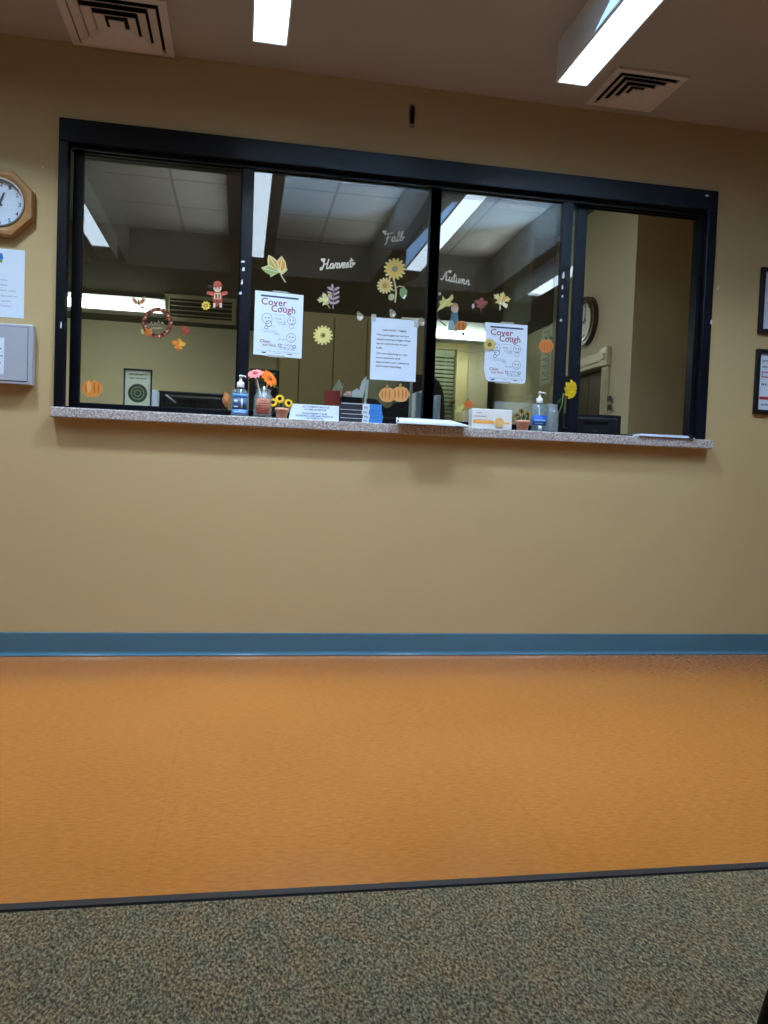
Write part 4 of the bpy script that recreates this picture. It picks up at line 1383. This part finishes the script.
# sign on the ledge
y = -.022
t = thing('counter_sign', 'white folded sign about payments standing on the ledge beside the sunflower pot', 'sign', (lx(313, y), y, CT))
a, b = at(291, 404, y), at(338.5, 405.6, y)
xa, xb, zt = lx(288.6, y), lx(338.6, y), (a.z+b.z)/2-CT
mb = MB()
mb.poly([(xa, y-.012, CT), (xb, y-.012, CT), (xb, y, CT+zt), (xa+.012, y, CT+zt)], (0, .3, 0), .0012, PAPER)
mb.poly([(xa, y+.03, CT), (xb, y+.03, CT), (xb, y+.0015, CT+zt), (xa+.012, y+.0015, CT+zt)], (0, -.3, 0), .0012, PAPER)
mb.build('folded_card', None, t)
mb = MB()
w = xb-xa
for k, (body, u0, u1) in enumerate((('ALL PAYMENTS ARE DUE', .26, .80), ('AT TIME OF SERVICE', .30, .74), ('PLEASE PRESENT YOUR', .26, .76), ('INSURANCE CARD AND PHOTO ID', .14, .88), ('AT CHECK IN', .36, .68))):
    v = (.80, .62, .36, .20, .05)[k]
    text_mesh(mb, body, xa+w*u0, xa+w*u1, CT+zt*v, y-.012+.012*v-.0010, NAVY, cap=.0078)
    if k == 1:
        mb.build('lettering', None, t); mb = MB()
mb.build('lettering', None, t)

# stack of four small boxes
y = -.012
xa, x1_, x2_, xb = lx(339.4, y), lx(361, y), lx(368, y), lx(380, y)
zt = at(350, 403.4, y).z-CT
hh = [zt*.22, zt*.22, zt*.22, zt*.34]
z = CT
for k in range(4):
    nm = ('lowest of the stack of four black and blue boxes', 'second box up in the stack of four black and blue boxes', 'third box up in the stack of four black and blue boxes', 'topmost of the stack of four black and blue boxes')[k]
    dx = (.0, .003, -.002, .001)[k]
    t = thing('card_box', nm, 'box', ((xa+xb)/2, y, z), 'small boxes stacked on the ledge')
    h = hh[k]-.0008
    mb = MB(); mb.box((xa+dx, y-.03, z), (x1_+dx, y+.05, z+h), M('charcoal card', '#2b2e38', .5), .001); mb.box((xa+dx+.001, y-.0305, z+h*.86), (x1_+dx-.001, y-.0298, z+h*.99), M('silver edge', '#c9d0dc', .4)); mb.build('dark_end', None, t)
    mb = MB(); mb.box((x1_+dx, y-.03, z), (x2_+dx, y+.05, z+h), PAPER, .001); mb.build('white_panel', None, t)
    mb = MB(); text_mesh(mb, 'No', x1_+dx+.008, x2_+dx-.008, z+h*.25, y-.0302, NAVY, cap=min(.01, h*.45)); mb.build('white_panel_print', None, t)
    mb = MB(); mb.box((x2_+dx, y-.03, z), (xb+dx+.006*(k < 3), y+.05, z+h), BLUEBOX, .001); mb.build('blue_end', None, t)
    z += hh[k]

# tilted white folder overhanging the edge
ya, yb = -.105, .02
A, B = lx(396, ya, 424), lx(470.5, ya, 428)
t = thing('document_tray', 'white shallow tray of papers tilted over the front edge of the ledge', 'tray', ((A+B)/2, -.04, CT))
z0, z1 = CT+.0005, CT+.028
C_, D_ = lx(396.5, yb, 418), lx(455, yb, 419)
def pl(x_, y_, dz_=0):
    return Vector((x_, y_, z0 + (z1-z0)*(y_-ya)/(yb-ya)*1.0 + dz_))
mb = MB()
def slab(mb, xa0, xb0, xa1, xb1, y0_, y1_, d0, d1, mt):
    i = mb.mi(mt)
    q = [(xa0, y0_), (xb0, y0_), (xb1, y1_), (xa1, y1_)]
    lo = [mb.bm.verts.new(pl(*v, d0)) for v in q]; hi = [mb.bm.verts.new(pl(*v, d1)) for v in q]
    fs = [mb.bm.faces.new(lo), mb.bm.faces.new(hi[::-1])] + [mb.bm.faces.new((lo[k], lo[(k+1) % 4], hi[(k+1) % 4], hi[k])) for k in range(4)]
    for f in fs:
        f.material_index = i
slab(mb, A, B, C_, D_, ya, yb, .0, .003, WHITEP)
slab(mb, A, A+.006, C_, C_+.006, ya, yb, .003, .010, WHITEP)
mb.box((C_, yb-.003, CT), (D_, yb, z1+.004), WHITEP)
mb.build('tray_body', None, t)
for k in range(3):
    mb = MB(); slab(mb, A+.012+.006*k, B-.02-.008*k, C_+.012, D_-.012-.006*k, ya+.004+.003*k, yb-.008, .0032+.002*k, .005+.002*k, PAPER); mb.build('paper', None, t)
c = pl(A+.004, ya, .012)
mb = MB(); mb.box(c+Vector((.002, -.0012, -.006)), c+Vector((.009, -.0004, .004)), INK); mb.build('corner_mark', None, t)

# tissue box
y = -.018
t = thing('tissue_box', 'white box with an orange band and gold seal on the ledge under the second poster', 'box', (lx(491, y), y, CT))
xa, xb = lx(472.5, y-.03), lx(512, y-.03)
zt = at(495, 409.2, y-.03).z-CT
rot = Matrix.Rotation(-.06, 3, 'Z')
piv = Vector((xb, y-.03, CT))
def rb(mb, a_, b_, mt, bev=0.0):
    mb.box(a_, b_, mt, bev, rot=rot, piv=piv)
mb = MB(); rb(mb, (xa, y-.03, CT), (xb, y+.045, CT+zt), WHITEP, .003); bx_ = mb.build('carton', None, t)
yy = y-.03
mb = MB(); w = xb-xa
rb(mb, (xa+w*.03, yy-.0006, CT+zt*.26), (xa+w*.56, yy-.0001, CT+zt*.40), M('apricot band', '#f0ac52', .5)); rb(mb, (xa+w*.03, yy-.0006, CT+zt*.42), (xa+w*.5, yy-.0001, CT+zt*.45), M('apricot band', '#f0ac52', .5)); rb(mb, (xa+w*.78, yy-.0006, CT+zt*.28), (xa+w*.94, yy-.0001, CT+zt*.36), M('apricot band', '#f0ac52', .5))
mb.build('band', None, bx_)
mb = MB(); mb.disc_y((xa+w*.68, yy-.001, CT+zt*.34), 0, zt*.24, .0007, M('gold seal', '#d9c48a', .5), 24); mb.disc_y((xa+w*.68, yy-.0017, CT+zt*.34), zt*.13, zt*.17, .0004, M('apricot band', '#f0ac52', .5), 24); mb.build('seal', None, bx_)
mb = MB(); rb(mb, (xa+w*.10, yy-.0006, CT+zt*.78), (xa+w*.24, yy-.0001, CT+zt*.81), INKL); rb(mb, (xa+w*.05, yy-.0006, CT+zt*.60), (xa+w*.36, yy-.0001, CT+zt*.635), M('rose ink', '#a08a9c', .6)); mb.build('print', None, bx_)
mb = MB(); mb.lathe(((xa+xb)/2, y+.008, CT+zt-.001), [(.05, 0), (.045, .0016), (.03, .0016)], 24, 1, .45, M('slot film', '#c9d2da', .3)); mb.build('opening', None, bx_)

# papers at the right end
y = -.02
xa, xb = lx(635.5, y, 436), lx(690, y, 437)
t = thing('paper_pad', 'thin white pad of papers lying at the open right end of the ledge', 'paper', ((xa+xb)/2, y, CT))
for k in range(3):
    mb = MB(); mb.box((xa+.008*k, y-.045+.006*k, CT+.001+.0045*k), (xb-.006*k, y+.10, CT+.005+.0045*k), PAPER if k < 2 else M('lavender sheet', '#cfd3ee', .7), .001); mb.build('sheet', None, t)
mb = MB(); mb.box((xb-.03, y-.05, CT), (xb-.012, y-.03, CT+.016), BLACKP, .003); mb.build('binder_clip', BLACKP, t)

# ================================================================== JUST BEHIND THE GLASS
# small framed poster on the inner ledge
y = .2
a, b = at(124.2, 367.4, y), at(153.6, 371, y)
xa, xb, zt = lx(123.4, y, 400), lx(151.8, y, 400), (a.z+b.z)/2-CT
t = thing('picture_frame', 'small dark framed print with a round emblem standing behind the first pane', 'picture frame', ((xa+xb)/2, y, CT))
fw = .007
mb = MB()
for (p0, q0), (p1, q1) in (((xa, 0), (xa+fw, zt)), ((xb-fw, 0), (xb, zt)), ((xa+fw, 0), (xb-fw, fw)), ((xa+fw, zt-fw), (xb-fw, zt))):
    mb.box((p0, y-.012, CT+q0), (p1, y, CT+q1), M('dark blue grey frame', '#2a3846', .4), .001)
mb.build('frame', None, t)
mb = MB(); mb.box((xa+fw, y-.007, CT+fw), (xb-fw, y-.001, CT+zt-fw), PAPER2); ins = mb.build('print', None, t)
mb = MB(); w = xb-xa; yy = y-.0072
DG = M('dark green ink', '#3d4a38', .8)
mb.disc_y((xa+w*.5, yy, CT+zt*.47), 0, w*.34, .0005, DG, 28)
mb.disc_y((xa+w*.5, yy-.0006, CT+zt*.47), w*.20, w*.24, .0004, M('sage ink', '#8a9a78', .8), 28)
for k in range(9):
    a_ = k*.7; mb.disc_y((xa+w*.5+w*.11*math.cos(a_), yy-.0012, CT+zt*.47+w*.11*math.sin(a_)), 0, w*.035, .0003, M('sage ink', '#8a9a78', .8), 8)
text_mesh(mb, 'SERENITY', xa+w*.16, xa+w*.84, CT+zt*.86, yy, DG, cap=.008)
text_mesh(mb, 'FAMILY AND FRIENDS', xa+w*.2, xa+w*.8, CT+zt*.78, yy, DG, cap=.006)
text_mesh(mb, 'gather here', xa+w*.2, xa+w*.8, CT+zt*.14, yy, DG, cap=.008)
mb.build('emblem', None, ins)
st = MB(); st.box((xa+w*.4, y, CT), (xa+w*.6, y+.05, CT+.004), BLACKP); st.poly([(xa+w*.4, y, CT+zt*.7), (xa+w*.6, y, CT+zt*.7), (xa+w*.6, y+.05, CT), (xa+w*.4, y+.05, CT)], (0, 0, 1), .003, BLACKP); st.build('easel_back', None, t)

# office desk below the ledge
mb = MB(); DK = M('grey desk laminate', '#8d8a80', .5)
t = thing('office_desk', 'long grey office desk behind the service window', 'desk', (.6, .7, 0))
mb.box((-1.3, .36, .72), (2.1, .95, .75), DK, .003); mb.build('desktop', None, t)
for xx in (-1.25, .4, 2.0):
    mb = MB(); mb.box((xx, .38, 0), (xx+.04, .93, .72), DK); mb.build('leg_panel', None, t)


def monitor(px0_, px1_, ptop, y, label, slot=True, ratio=.62):
    a, b = at(px0_, ptop, y), at(px1_, ptop+2, y)
    zt = (a.z+at((px0_+px1_)/2, ptop, y).z)/2
    xa, xb = lx(px0_, y, ptop+10), lx(px1_, y, ptop+10)
    w = xb-xa; hgt = w*ratio
    cx = (xa+xb)/2
    t = thing('computer_monitor', label, 'monitor', (cx, y+.05, .75), 'black monitors seen from behind')
    mb = MB(); mb.box((xa, y+.015, zt-hgt), (xb, y+.05, zt), BLACKP, .006); mb.box((xa+w*.08, y-.01, zt-hgt*.88), (xb-w*.08, y+.02, zt-.02), BLACKP, .012); mb.build('shell', None, t)
    mb = MB(); mb.box((xa+.01, y+.05, zt-hgt+.01), (xb-.01, y+.053, zt-.01), M('dark screen', '#0b1014', .1)); mb.build('screen', None, t)
    if slot:
        mb = MB(); mb.box((cx-w*.22, y-.012, zt-.062), (cx+w*.22, y-.009, zt-.042), DARKSLOT)
        for k in range(9):
            xx = cx - w*.22 + w*.44*k/8
            mb.box((xx-.001, y-.0135, zt-.064), (xx+.001, y-.0115, zt-.04), BLACKS)
        mb.build('vent_slot', None, t)
    mb = MB(); mb.box((cx-.035, y+.0, .77), (cx+.035, y+.02, zt-hgt*.4), BLACKP, .004); mb.build('stand', None, t)
    mb = MB(); mb.box((cx-.12, y-.06, .75), (cx+.12, y+.13, .768), BLACKP, .006); mb.build('foot', None, t)
    return t, xa, xb, zt, cx, w


t, xa, xb, zt, cx, w = monitor(566.5, 622.5, 413.0, .5, 'black monitor back standing at the open right end of the window')
mb = MB()
text_mesh(mb, 'hp', cx-.022, cx+.012, zt-.10, .4885, M('dim badge', '#3a3f47', .3), cap=.02, shear=.2)
mb.build('badge', None, t)
t, xa, xb, zt, cx, w = monitor(157.5, 228, 390.8, .5, 'black machine back with a silver highlight behind the first pane')
mb = MB(); mb.tube([(xa+w*.12, .485, zt-.025), (xa+w*.26, .485, zt-.062)], .004, 8, M('silver highlight', '#aeb6be', .3, metal=.6)); mb.build('silver_highlight', None, t)  # diagonal highlight of the glossy panel, modelled as a silver rod
monitor(249.5, 279.5, 367.8, .62, 'tall black monitor back behind the flower pens', False, 1.7)
# white box beside the left machine
y = .42
xa, xb = lx(151.5, y, 398), lx(158.5, y, 398); zt = at(155, 391, y).z
mb = MB(); mb.box((xa, y-.05, .75), (xb, y+.04, zt), PAPER, .003)
tag(mb.build('paper_box'), 'white upright box between the framed print and the black machine', 'box')

# dark red card holder and black tray with paper bits
y = .2
def inbox(px0_, px1_, ptop, y, d):
    xa, xb = lx(px0_, y, 405), lx(px1_, y, 405)
    return xa, xb, at((px0_+px1_)/2, ptop, y).z
xa, xb, zt = inbox(324.6, 339, 391, y, .06)
t = thing('card_holder', 'dark red open holder behind the white sign', 'holder', ((xa+xb)/2, y, CT))
mb = MB()
for p0, p1 in (((xa, y-.03), (xb, y-.026)), ((xa, y+.026), (xb, y+.03)), ((xa, y-.026), (xa+.004, y+.026)), ((xb-.004, y-.026), (xb, y+.026))):
    mb.box((p0[0], p0[1], CT), (p1[0], p1[1], zt), REDBOX)
mb.box((xa, y-.03, CT), (xb, y+.03, CT+.004), REDBOX)
mb.build('holder_body', None, t)
c = at(339, 379, y)
mb = MB(); mb.poly([(xa+.03, y, CT+.02), (xb-.006, y, CT+.02), (c.x+.012, y, c.z-.025), (c.x, y, c.z), (c.x-.03, y, c.z-.055)], (0, 1, 0), .004, PAPER2)
mb.poly([(xb-.02, y-.008, CT+.02), (xb-.006, y-.008, CT+.02), (at(343.5, 383, y).x, y-.008, at(343.5, 383, y).z), (at(340, 389, y).x, y-.008, at(340, 389, y).z)], (0, 1, 0), .003, M('pale sage card', '#b8c4b4', .7))
tag(mb.build('folded_card'), 'pale folded card sticking out of the dark red holder', 'card')
y = .2
xa, xb, zt = inbox(340.5, 361, 397.6, y-.02, .06)
t = thing('desk_tray', 'low black tray beside the dark red holder', 'tray', ((xa+xb)/2, y, CT))
mb = MB()
for p0, p1 in (((xa, y-.05), (xb, y-.046)), ((xa, y+.046), (xb, y+.05)), ((xa, y-.046), (xa+.004, y+.046)), ((xb-.004, y-.046), (xb, y+.046))):
    mb.box((p0[0], p0[1], CT), (p1[0], p1[1], zt), BLACKP)
mb.box((xa, y-.05, CT), (xb, y+.05, CT+.004), BLACKP); mb.build('tray_body', None, t)
def crumple(c, r, mt, name, label, sc=(1, .6, 1)):
    mb = MB(); mb.ball(c, r, sc, mt, 12)
    for v in mb.bm.verts:
        v.co = Vector(c) + (v.co-Vector(c))*random.uniform(.72, 1.18)
    for f in mb.bm.faces:
        f.smooth = False
    return tag(mb.build(name), label, 'tissue')
crumple((at(348.5, 394, y).x, y, at(348.5, 395.5, y).z), .022, M('pinkish tissue', '#c9a8ac', .8), 'tissue', 'small pinkish crumpled tissue in the low black tray')
c = at(357.5, 393, y)
mb = MB()
mb.poly([(c.x-.026, y-.01, zt-.03), (c.x-.03, y-.01, c.z+.004), (c.x-.004, y-.01, c.z+.022), (c.x+.006, y-.01, c.z+.012), (c.x+.02, y-.01, c.z+.062), (c.x+.042, y-.01, c.z+.085), (c.x+.036, y-.01, c.z+.02), (c.x+.016, y-.01, zt-.03)], (.1, 1, 0), .012, M('blue white tissue', '#e4ecf6', .8))
tag(mb.build('tissue'), 'bluish white tissue sheet standing up from the low black tray', 'tissue')

# acrylic holder with black insert
y = .16
xa, xb = lx(362.5, y, 405), lx(411.5, y, 405)
zt = at(387, 381, y).z
t = thing('acrylic_holder', 'clear acrylic stand with a black insert under the wait times notice', 'holder', ((xa+xb)/2, y, CT))
mb = MB(); mb.box((xa+.02, y-.002, CT+.006), (xb-.012, y+.002, zt), ACRYL); mb.build('clear_sheet', None, t)
mb = MB(); mb.poly([(xa, y-.006, CT), (xa+.016, y-.006, CT), (xa+.026, y-.006, zt), (xa+.016, y-.006, zt)], (0, 1, 0), .012, M('white acrylic edge', '#dfe8e4', .4))
mb.poly([(xb-.014, y-.006, CT), (xb-.002, y-.006, CT), (xb+.002, y-.006, zt), (xb-.010, y-.006, zt)], (0, 1, 0), .012, M('white acrylic edge', '#dfe8e4', .4)); mb.build('side_edge', None, t)
mb = MB()
k = zt-CT
top = []
for q in range(21):
    u = q/20
    v = .56 + (.03 if u < .3 else 0) - .16*math.exp(-((u-.48)/.16)**2) + .05*max(0, u-.75)
    top.append((xa+.018+(xb-xa-.034)*u, y-.008, CT+k*v))
mb.poly([(xa+.018, y-.008, CT+.004), (xb-.016, y-.008, CT+.004)] + top[::-1], (0, 1, 0), .004, M('black card', '#16171a', .7)); mb.build('insert', None, t)
mb = MB(); mb.box((xa, y-.03, CT), (xb, y+.04, CT+.004), ACRYL); mb.build('base', None, t)

# upright papers in a white sorter either side of the mullion
y = .24
for k, (p0, p1, pt, lab) in enumerate(((411.5, 416.2, 394, 'white upright folder right of the acrylic stand'), (416.8, 424.4, 392.5, 'pale upright folder just left of the middle stile'), (432.5, 436.6, 396.5, 'thin white upright folder just right of the middle stile'))):
    xa, xb = lx(p0, y, 405), lx(p1, y, 405); zt = at((p0+p1)/2, pt, y).z
    mb = MB(); mt = (PAPER, M('pale blue folder', '#cfdbe6', .6), PAPER)[k]
    mb.box((xa, y-.10+.01*k, CT), (xb, y+.06, zt), mt, .002)
    for q in range(3):
        xx = xa+(xb-xa)*(.25+.25*q)
        mb.box((xx-.0008, y-.1005+.01*k, CT+.01), (xx+.0008, y-.0995+.01*k, zt-.006), M('folder shadow line', '#7f8ea0', .7))
    tag(mb.build('folder'), lab, 'folder', 'upright folders behind the glass')

# office chair back
y = 1.0
c = at(420, 388, y)
t = thing('office_chair', 'black office chair half hidden behind the middle stile', 'chair', (c.x, y+.25, 0))
mb = MB()
w, hz = .16, .30
pts = [(c.x + w*math.copysign(abs(math.cos(a))**.6, math.cos(a)), y, c.z-.22 + hz*math.copysign(abs(math.sin(a))**.6, math.sin(a))) for a in [2*PI*k/28 for k in range(28)]]
mb.poly(pts, (0, 1, 0), .06, M('black chair fabric', '#131315', .9)); mb.build('backrest', None, t)
mb = MB(); mb.box((c.x-.22, y+.05, .45), (c.x+.22, y+.5, .53), M('black chair fabric', '#131315', .9), .03); mb.build('seat', None, t)
mb = MB(); mb.tube([(c.x, y+.25, .08), (c.x, y+.25, .46)], .025, 12, BLACKP); mb.box((c.x-.03, y-.01, .45), (c.x+.03, y+.02, c.z-.2), BLACKP); mb.build('post', None, t)
for k in range(5):
    a = k*2*PI/5
    mb = MB(); e = Vector((c.x+.28*math.cos(a), y+.25+.28*math.sin(a), .05)); mb.tube([(c.x, y+.25, .09), e], .018, 8, BLACKP); mb.ball(e-Vector((0, 0, .022)), .028, (1, 1, 1), BLACKP); mb.build('leg', None, t)

# ================================================================== FARTHER IN THE OFFICE
# tall cabinets behind the second pane
y = 1.9
xs_ = [lx(q, y, 360) for q in (279.5, 299, 333, 366, 400, 424)]
zt = at(340, 314, y).z
t = thing('tall_cabinet', 'tall olive storage cabinet behind the second pane', 'cabinet', ((xs_[0]+xs_[-1])/2, y+.25, 0))
CB = M('olive cabinet laminate', '#857d5a', .6, var=.04, scale=4)
mb = MB(); mb.box((xs_[0], y, 0), (xs_[-1], y+.5, zt), CB, .003); mb.build('body', None, t)
for k in range(5):
    mb = MB(); mb.box((xs_[k]+.004, y-.02, .08), (xs_[k+1]-.004, y-.0005, zt-.03), CB, .002); d = mb.build('door', None, t)
    mb = MB(); mb.box((xs_[k+1]-.04, y-.035, 1.0), (xs_[k+1]-.03, y-.02, 1.12), M('dull handle', '#6a6654', .4, metal=.6)); mb.build('handle', None, d)
# teal board and dark file cabinet behind the third pane
y = 3.3
xa, xb = lx(489, y, 395), IX1-.02
za, zb = 0, at(515, 383, y).z
t = thing('file_cabinet', 'dark teal cabinet in the recess behind the third pane', 'cabinet', ((xa+xb)/2, y, 0))
mb = MB(); TE = M('dark teal laminate', '#46564c', .5); mb.box((xa, y, 0), (xb, IY1-.01, zb), TE, .004); mb.build('body', None, t)
w = (xb-xa)/2
for k in range(2):
    for j in range(3):
        mb = MB(); mb.box((xa+w*k+.008, y-.018, .1+j*(zb-.12)/3), (xa+w*(k+1)-.008, y-.0005, .1+(j+1)*(zb-.12)/3-.012), TE, .003); d = mb.build('drawer', None, t)
        mb = MB(); mb.box((xa+w*(k+.4), y-.03, .1+(j+.8)*(zb-.12)/3), (xa+w*(k+.6), y-.018, .1+(j+.84)*(zb-.12)/3), M('dull handle', '#6a6654', .4, metal=.6)); mb.build('handle', None, d)
y = 3.28
z1_, z0_ = at(520, 342, y).z, at(520, 350, y).z
xa = lx(489, y, 345)
t = thing('wall_shelf', 'dim shelf along the office wall above the teal cabinet', 'shelf', ((xa+IX1)/2, y, z0_))
mb = MB(); mb.box((xa, y, z0_), (IX1-.002, IY1, z0_+.03), M('shelf olive', '#6f725c', .6)); mb.build('board', None, t)
for q in (xa+.1, IX1-.15):
    mb = MB(); mb.poly([(q, IY1, z0_), (q, IY1, z0_-.2), (q, y+.05, z0_)], (1, 0, 0), .02, M('shelf olive', '#6f725c', .6)); mb.build('bracket', None, t)

# clock on the office wall (faces -x)
x = IX1
c = atx(584, 321, x-.03)
ry_ = (atx(571.5, 321, x-.03).y - atx(597, 321, x-.03).y)/2
rz_ = (atx(584, 300.5, x-.03).z - atx(584, 341.5, x-.03).z)/2
R_ = (ry_+rz_)/2*.93
t = thing('wall_clock', 'round dark wooden wall clock on the office wall beside the open window end', 'clock', (x, c.y, c.z))
def disc_x(mb, r0, r1, xa, xb, mt, n=40):
    i = mb.mi(mt)
    def ring(r, xx):
        return [mb.bm.verts.new((xx, c.y + r*math.cos(2*PI*k/n), c.z + r*math.sin(2*PI*k/n))) for k in range(n)]
    o0, o1 = ring(r1, xa), ring(r1, xb)
    if r0:
        i0, i1 = ring(r0, xa), ring(r0, xb)
        for A, B in ((o0, o1), (o1, i1), (i1, i0), (i0, o0)):
            for k in range(n):
                f = mb.bm.faces.new((A[k], A[(k+1) % n], B[(k+1) % n], B[k])); f.material_index = i
    else:
        for k in range(n):
            f = mb.bm.faces.new((o0[k], o0[(k+1) % n], o1[(k+1) % n], o1[k])); f.material_index = i
        for q in (o0, o1[::-1]):
            f = mb.bm.faces.new(q); f.material_index = i
WAL = M('walnut rim', '#3a2a1e', .4)
mb = MB(); disc_x(mb, R_*.74, R_, x, x-.035, WAL); disc_x(mb, R_*.74, R_*.84, x-.035, x-.041, M('bronze ring', '#6d5636', .3, metal=.5)); mb.build('rim', None, t)
mb = MB(); disc_x(mb, 0, R_*.75, x-.02, x-.024, M('ivory dial', '#cfd6cf', .5)); dl = mb.build('dial', None, t)
mb = MB()
for k in range(12):
    a = k*PI/6
    p = Vector((x-.0245, c.y + R_*.62*math.cos(a), c.z + R_*.62*math.sin(a))); l = .012 if k % 3 else .02
    mb.box(p-Vector((.0005, l/2, l/2)), p+Vector((.0005, l/2, l/2)), INK)
mb.build('hour_marks', None, dl)
for nm, a, l in (('hour_hand', -.35, .38), ('minute_hand', 1.75, .55)):
    o = Vector((x-.027, c.y, c.z)); d = Vector((0, math.cos(a), math.sin(a))); q = Vector((0, -d.z, d.y))*.006
    mb = MB(); mb.poly([o-d*.02+q, o-d*.02-q, o+d*R_*l-q*.4, o+d*R_*l+q*.4], (-1, 0, 0), .001, INK); mb.build(nm, None, t)

# lists pinned to the office wall
p0, p1 = atx(553.5, 318, x-.002), atx(539.5, 386, x-.002)
n_ = 2
ym = (p0.y+p1.y)/2
t = thing('wall_list', 'long pale printed list on the office wall seen edge on through the third pane', 'paper', (x, ym, p1.z))
mb = MB(); mb.box((x-.003, p0.y+.01, p1.z), (x-.001, p1.y, p0.z-.05), PAPER2); sh = mb.build('sheet', None, t)
mb = MB()
for k in range(22):
    z = p0.z-.08-k*(p0.z-p1.z-.1)/22
    mb.box((x-.0036, p0.y+.04, z-.004), (x-.0029, p1.y-.04-.05*(k % 3), z+.004), INKL)
mb.build('print', None, sh)

# ================================================================== CHAIR LEG AT LOWER RIGHT
def floor_at(px, py):
    v = FW + RT*((px-384)/F) - UP*((py-512)/F)
    return EYE + v*((.004-EYE.z)/v.z)
f0 = floor_at(757, 1050)
t = thing('waiting_chair', 'black waiting room chair leg showing at the lower right corner', 'chair', (f0.x+.25, f0.y-.02, .004))
CH = M('black chair tube', '#101116', .3)
v = FW + RT*((768-384)/F) - UP*((994-512)/F)
top = Vector((f0.x+.05, f0.y+.0, .10))
def leg(p, q):
    mb = MB(); mb.tube([Vector(p)+Vector((0, 0, .0)), Vector(p).lerp(Vector(q), .5), q], .009, 10, CH); mb.ball(p, .012, (1, 1, .8), CH); return mb.build('leg', None, t)
x0_, y0_ = f0.x, f0.y
leg((x0_, y0_, .013), (x0_+.10, y0_-.02, .44)); leg((x0_, y0_-.46, .013), (x0_+.10, y0_-.44, .44)); leg((x0_+.56, y0_, .013), (x0_+.48, y0_-.02, .44)); leg((x0_+.56, y0_-.46, .013), (x0_+.48, y0_-.44, .44))
mb = MB(); mb.box((x0_+.07, y0_-.47, .44), (x0_+.51, y0_+.01, .50), M('dark chair fabric', '#2a2c34', .9), .02); mb.build('seat', None, t)
mb = MB(); mb.box((x0_+.50, y0_-.45, .52), (x0_+.55, y0_-.01, .90), M('dark chair fabric', '#2a2c34', .9), .02); mb.build('backrest', None, t)
mb = MB(); mb.tube([(x0_+.48, y0_-.06, .47), (x0_+.535, y0_-.06, .7)], .01, 8, CH).tube([(x0_+.48, y0_-.40, .47), (x0_+.535, y0_-.40, .7)], .01, 8, CH); mb.build('back_frame', None, t)

# ================================================================== LIGHT
def area(name, loc, rot, sx, sy, rgb, power):
    l = bpy.data.lights.new(name, 'AREA'); l.shape = 'RECTANGLE'; l.size = sx; l.size_y = sy; l.color = rgb; l.energy = power
    o = bpy.data.objects.new(name, l); COL.objects.link(o); o.location = loc; o.rotation_euler = rot
    return o


area('daylight_window', (X0-.35, (LW[0]+LW[1])/2, 1.5), (0, -PI/2, 0), 1.7, 3.2, (.55, .75, 1), 9)
for x in (-2.34, -1.14, 0, 1.24, 2.42):
    for a_, b_ in ((-1.243, -.527), (-2.449, -1.25)):
        sh_ = -.40 if x > 2 else 0
        o = area('fixture_lamp', (x+.0625, (a_+b_)/2+sh_, 2.5), (0, 0, 0), .12, b_-a_-.01, LAMPC, (46 if b_ > -1 else 30)*.12*(b_-a_))
        o.data.spread = math.radians(108)
    # extra compact lamp added at each wall end to sharpen the ledge shadow
    o = area('fixture_lamp', (x+.0625, -.63+(-.4 if x > 2 else 0), 2.5), (0, 0, 0), .12, .12, LAMPC, 16 if x == 0 else 8.5)
    o.data.spread = math.radians(122)
for x in (1.14, 2.30):  # unseen blue lamps added to tint the right part of the trays
    o = area('tray_fill', (x-.02, -1.75, 2.69), (0, math.radians(140), 0), .03, 1.3, (.34, .60, 1), 120)
    o.data.spread = math.radians(100)
for x in (-1.34, -.14, 1.14, 2.30):  # weak unseen lamps added to brighten the tray tiles
    o = area('tray_fill', (x-.02, -2.1, 2.70), (0, math.radians(125), 0), .03, 2.6, (.9, .97, 1), 6)
    o.data.spread = math.radians(120)
for sx, sz in ((-1.03, 2.0), (1.67, 1.96)):
    o = area('strip_lamp', (sx, SFY-.03, sz-.07), (math.radians(35), 0, 0), .8, .06, (.95, 1, .88), 8 if sx < 0 else 4)
area('office_fill', (-.2, .47, H-.006), (0, 0, 0), 2.8, .4, (.98, 1, .93), 30)  # unseen lamp added at the ceiling to brighten the office
area('daylight_door', ((DX0+DX1)/2, YB-.4, 1.1), (PI/2, 0, 0), 1.2, 2.2, (.5, .74, 1), 4)

wd_ = bpy.data.worlds.new('sky'); SC.world = wd_
wd_.use_nodes = True
wd_.node_tree.nodes['Background'].inputs['Color'].default_value = (.55, .75, 1, 1)
wd_.node_tree.nodes['Background'].inputs['Strength'].default_value = .5

SC.view_settings.view_transform = 'Standard'
SC.view_settings.look = 'None'
SC.view_settings.exposure = -0.02
SC.view_settings.gamma = 1
SC.view_settings.use_curve_mapping = False
SC.cycles.max_bounces = 8
SC.cycles.transparent_max_bounces = 24
SC.cycles.use_denoising = True
SC.cycles.sample_clamp_indirect = 6
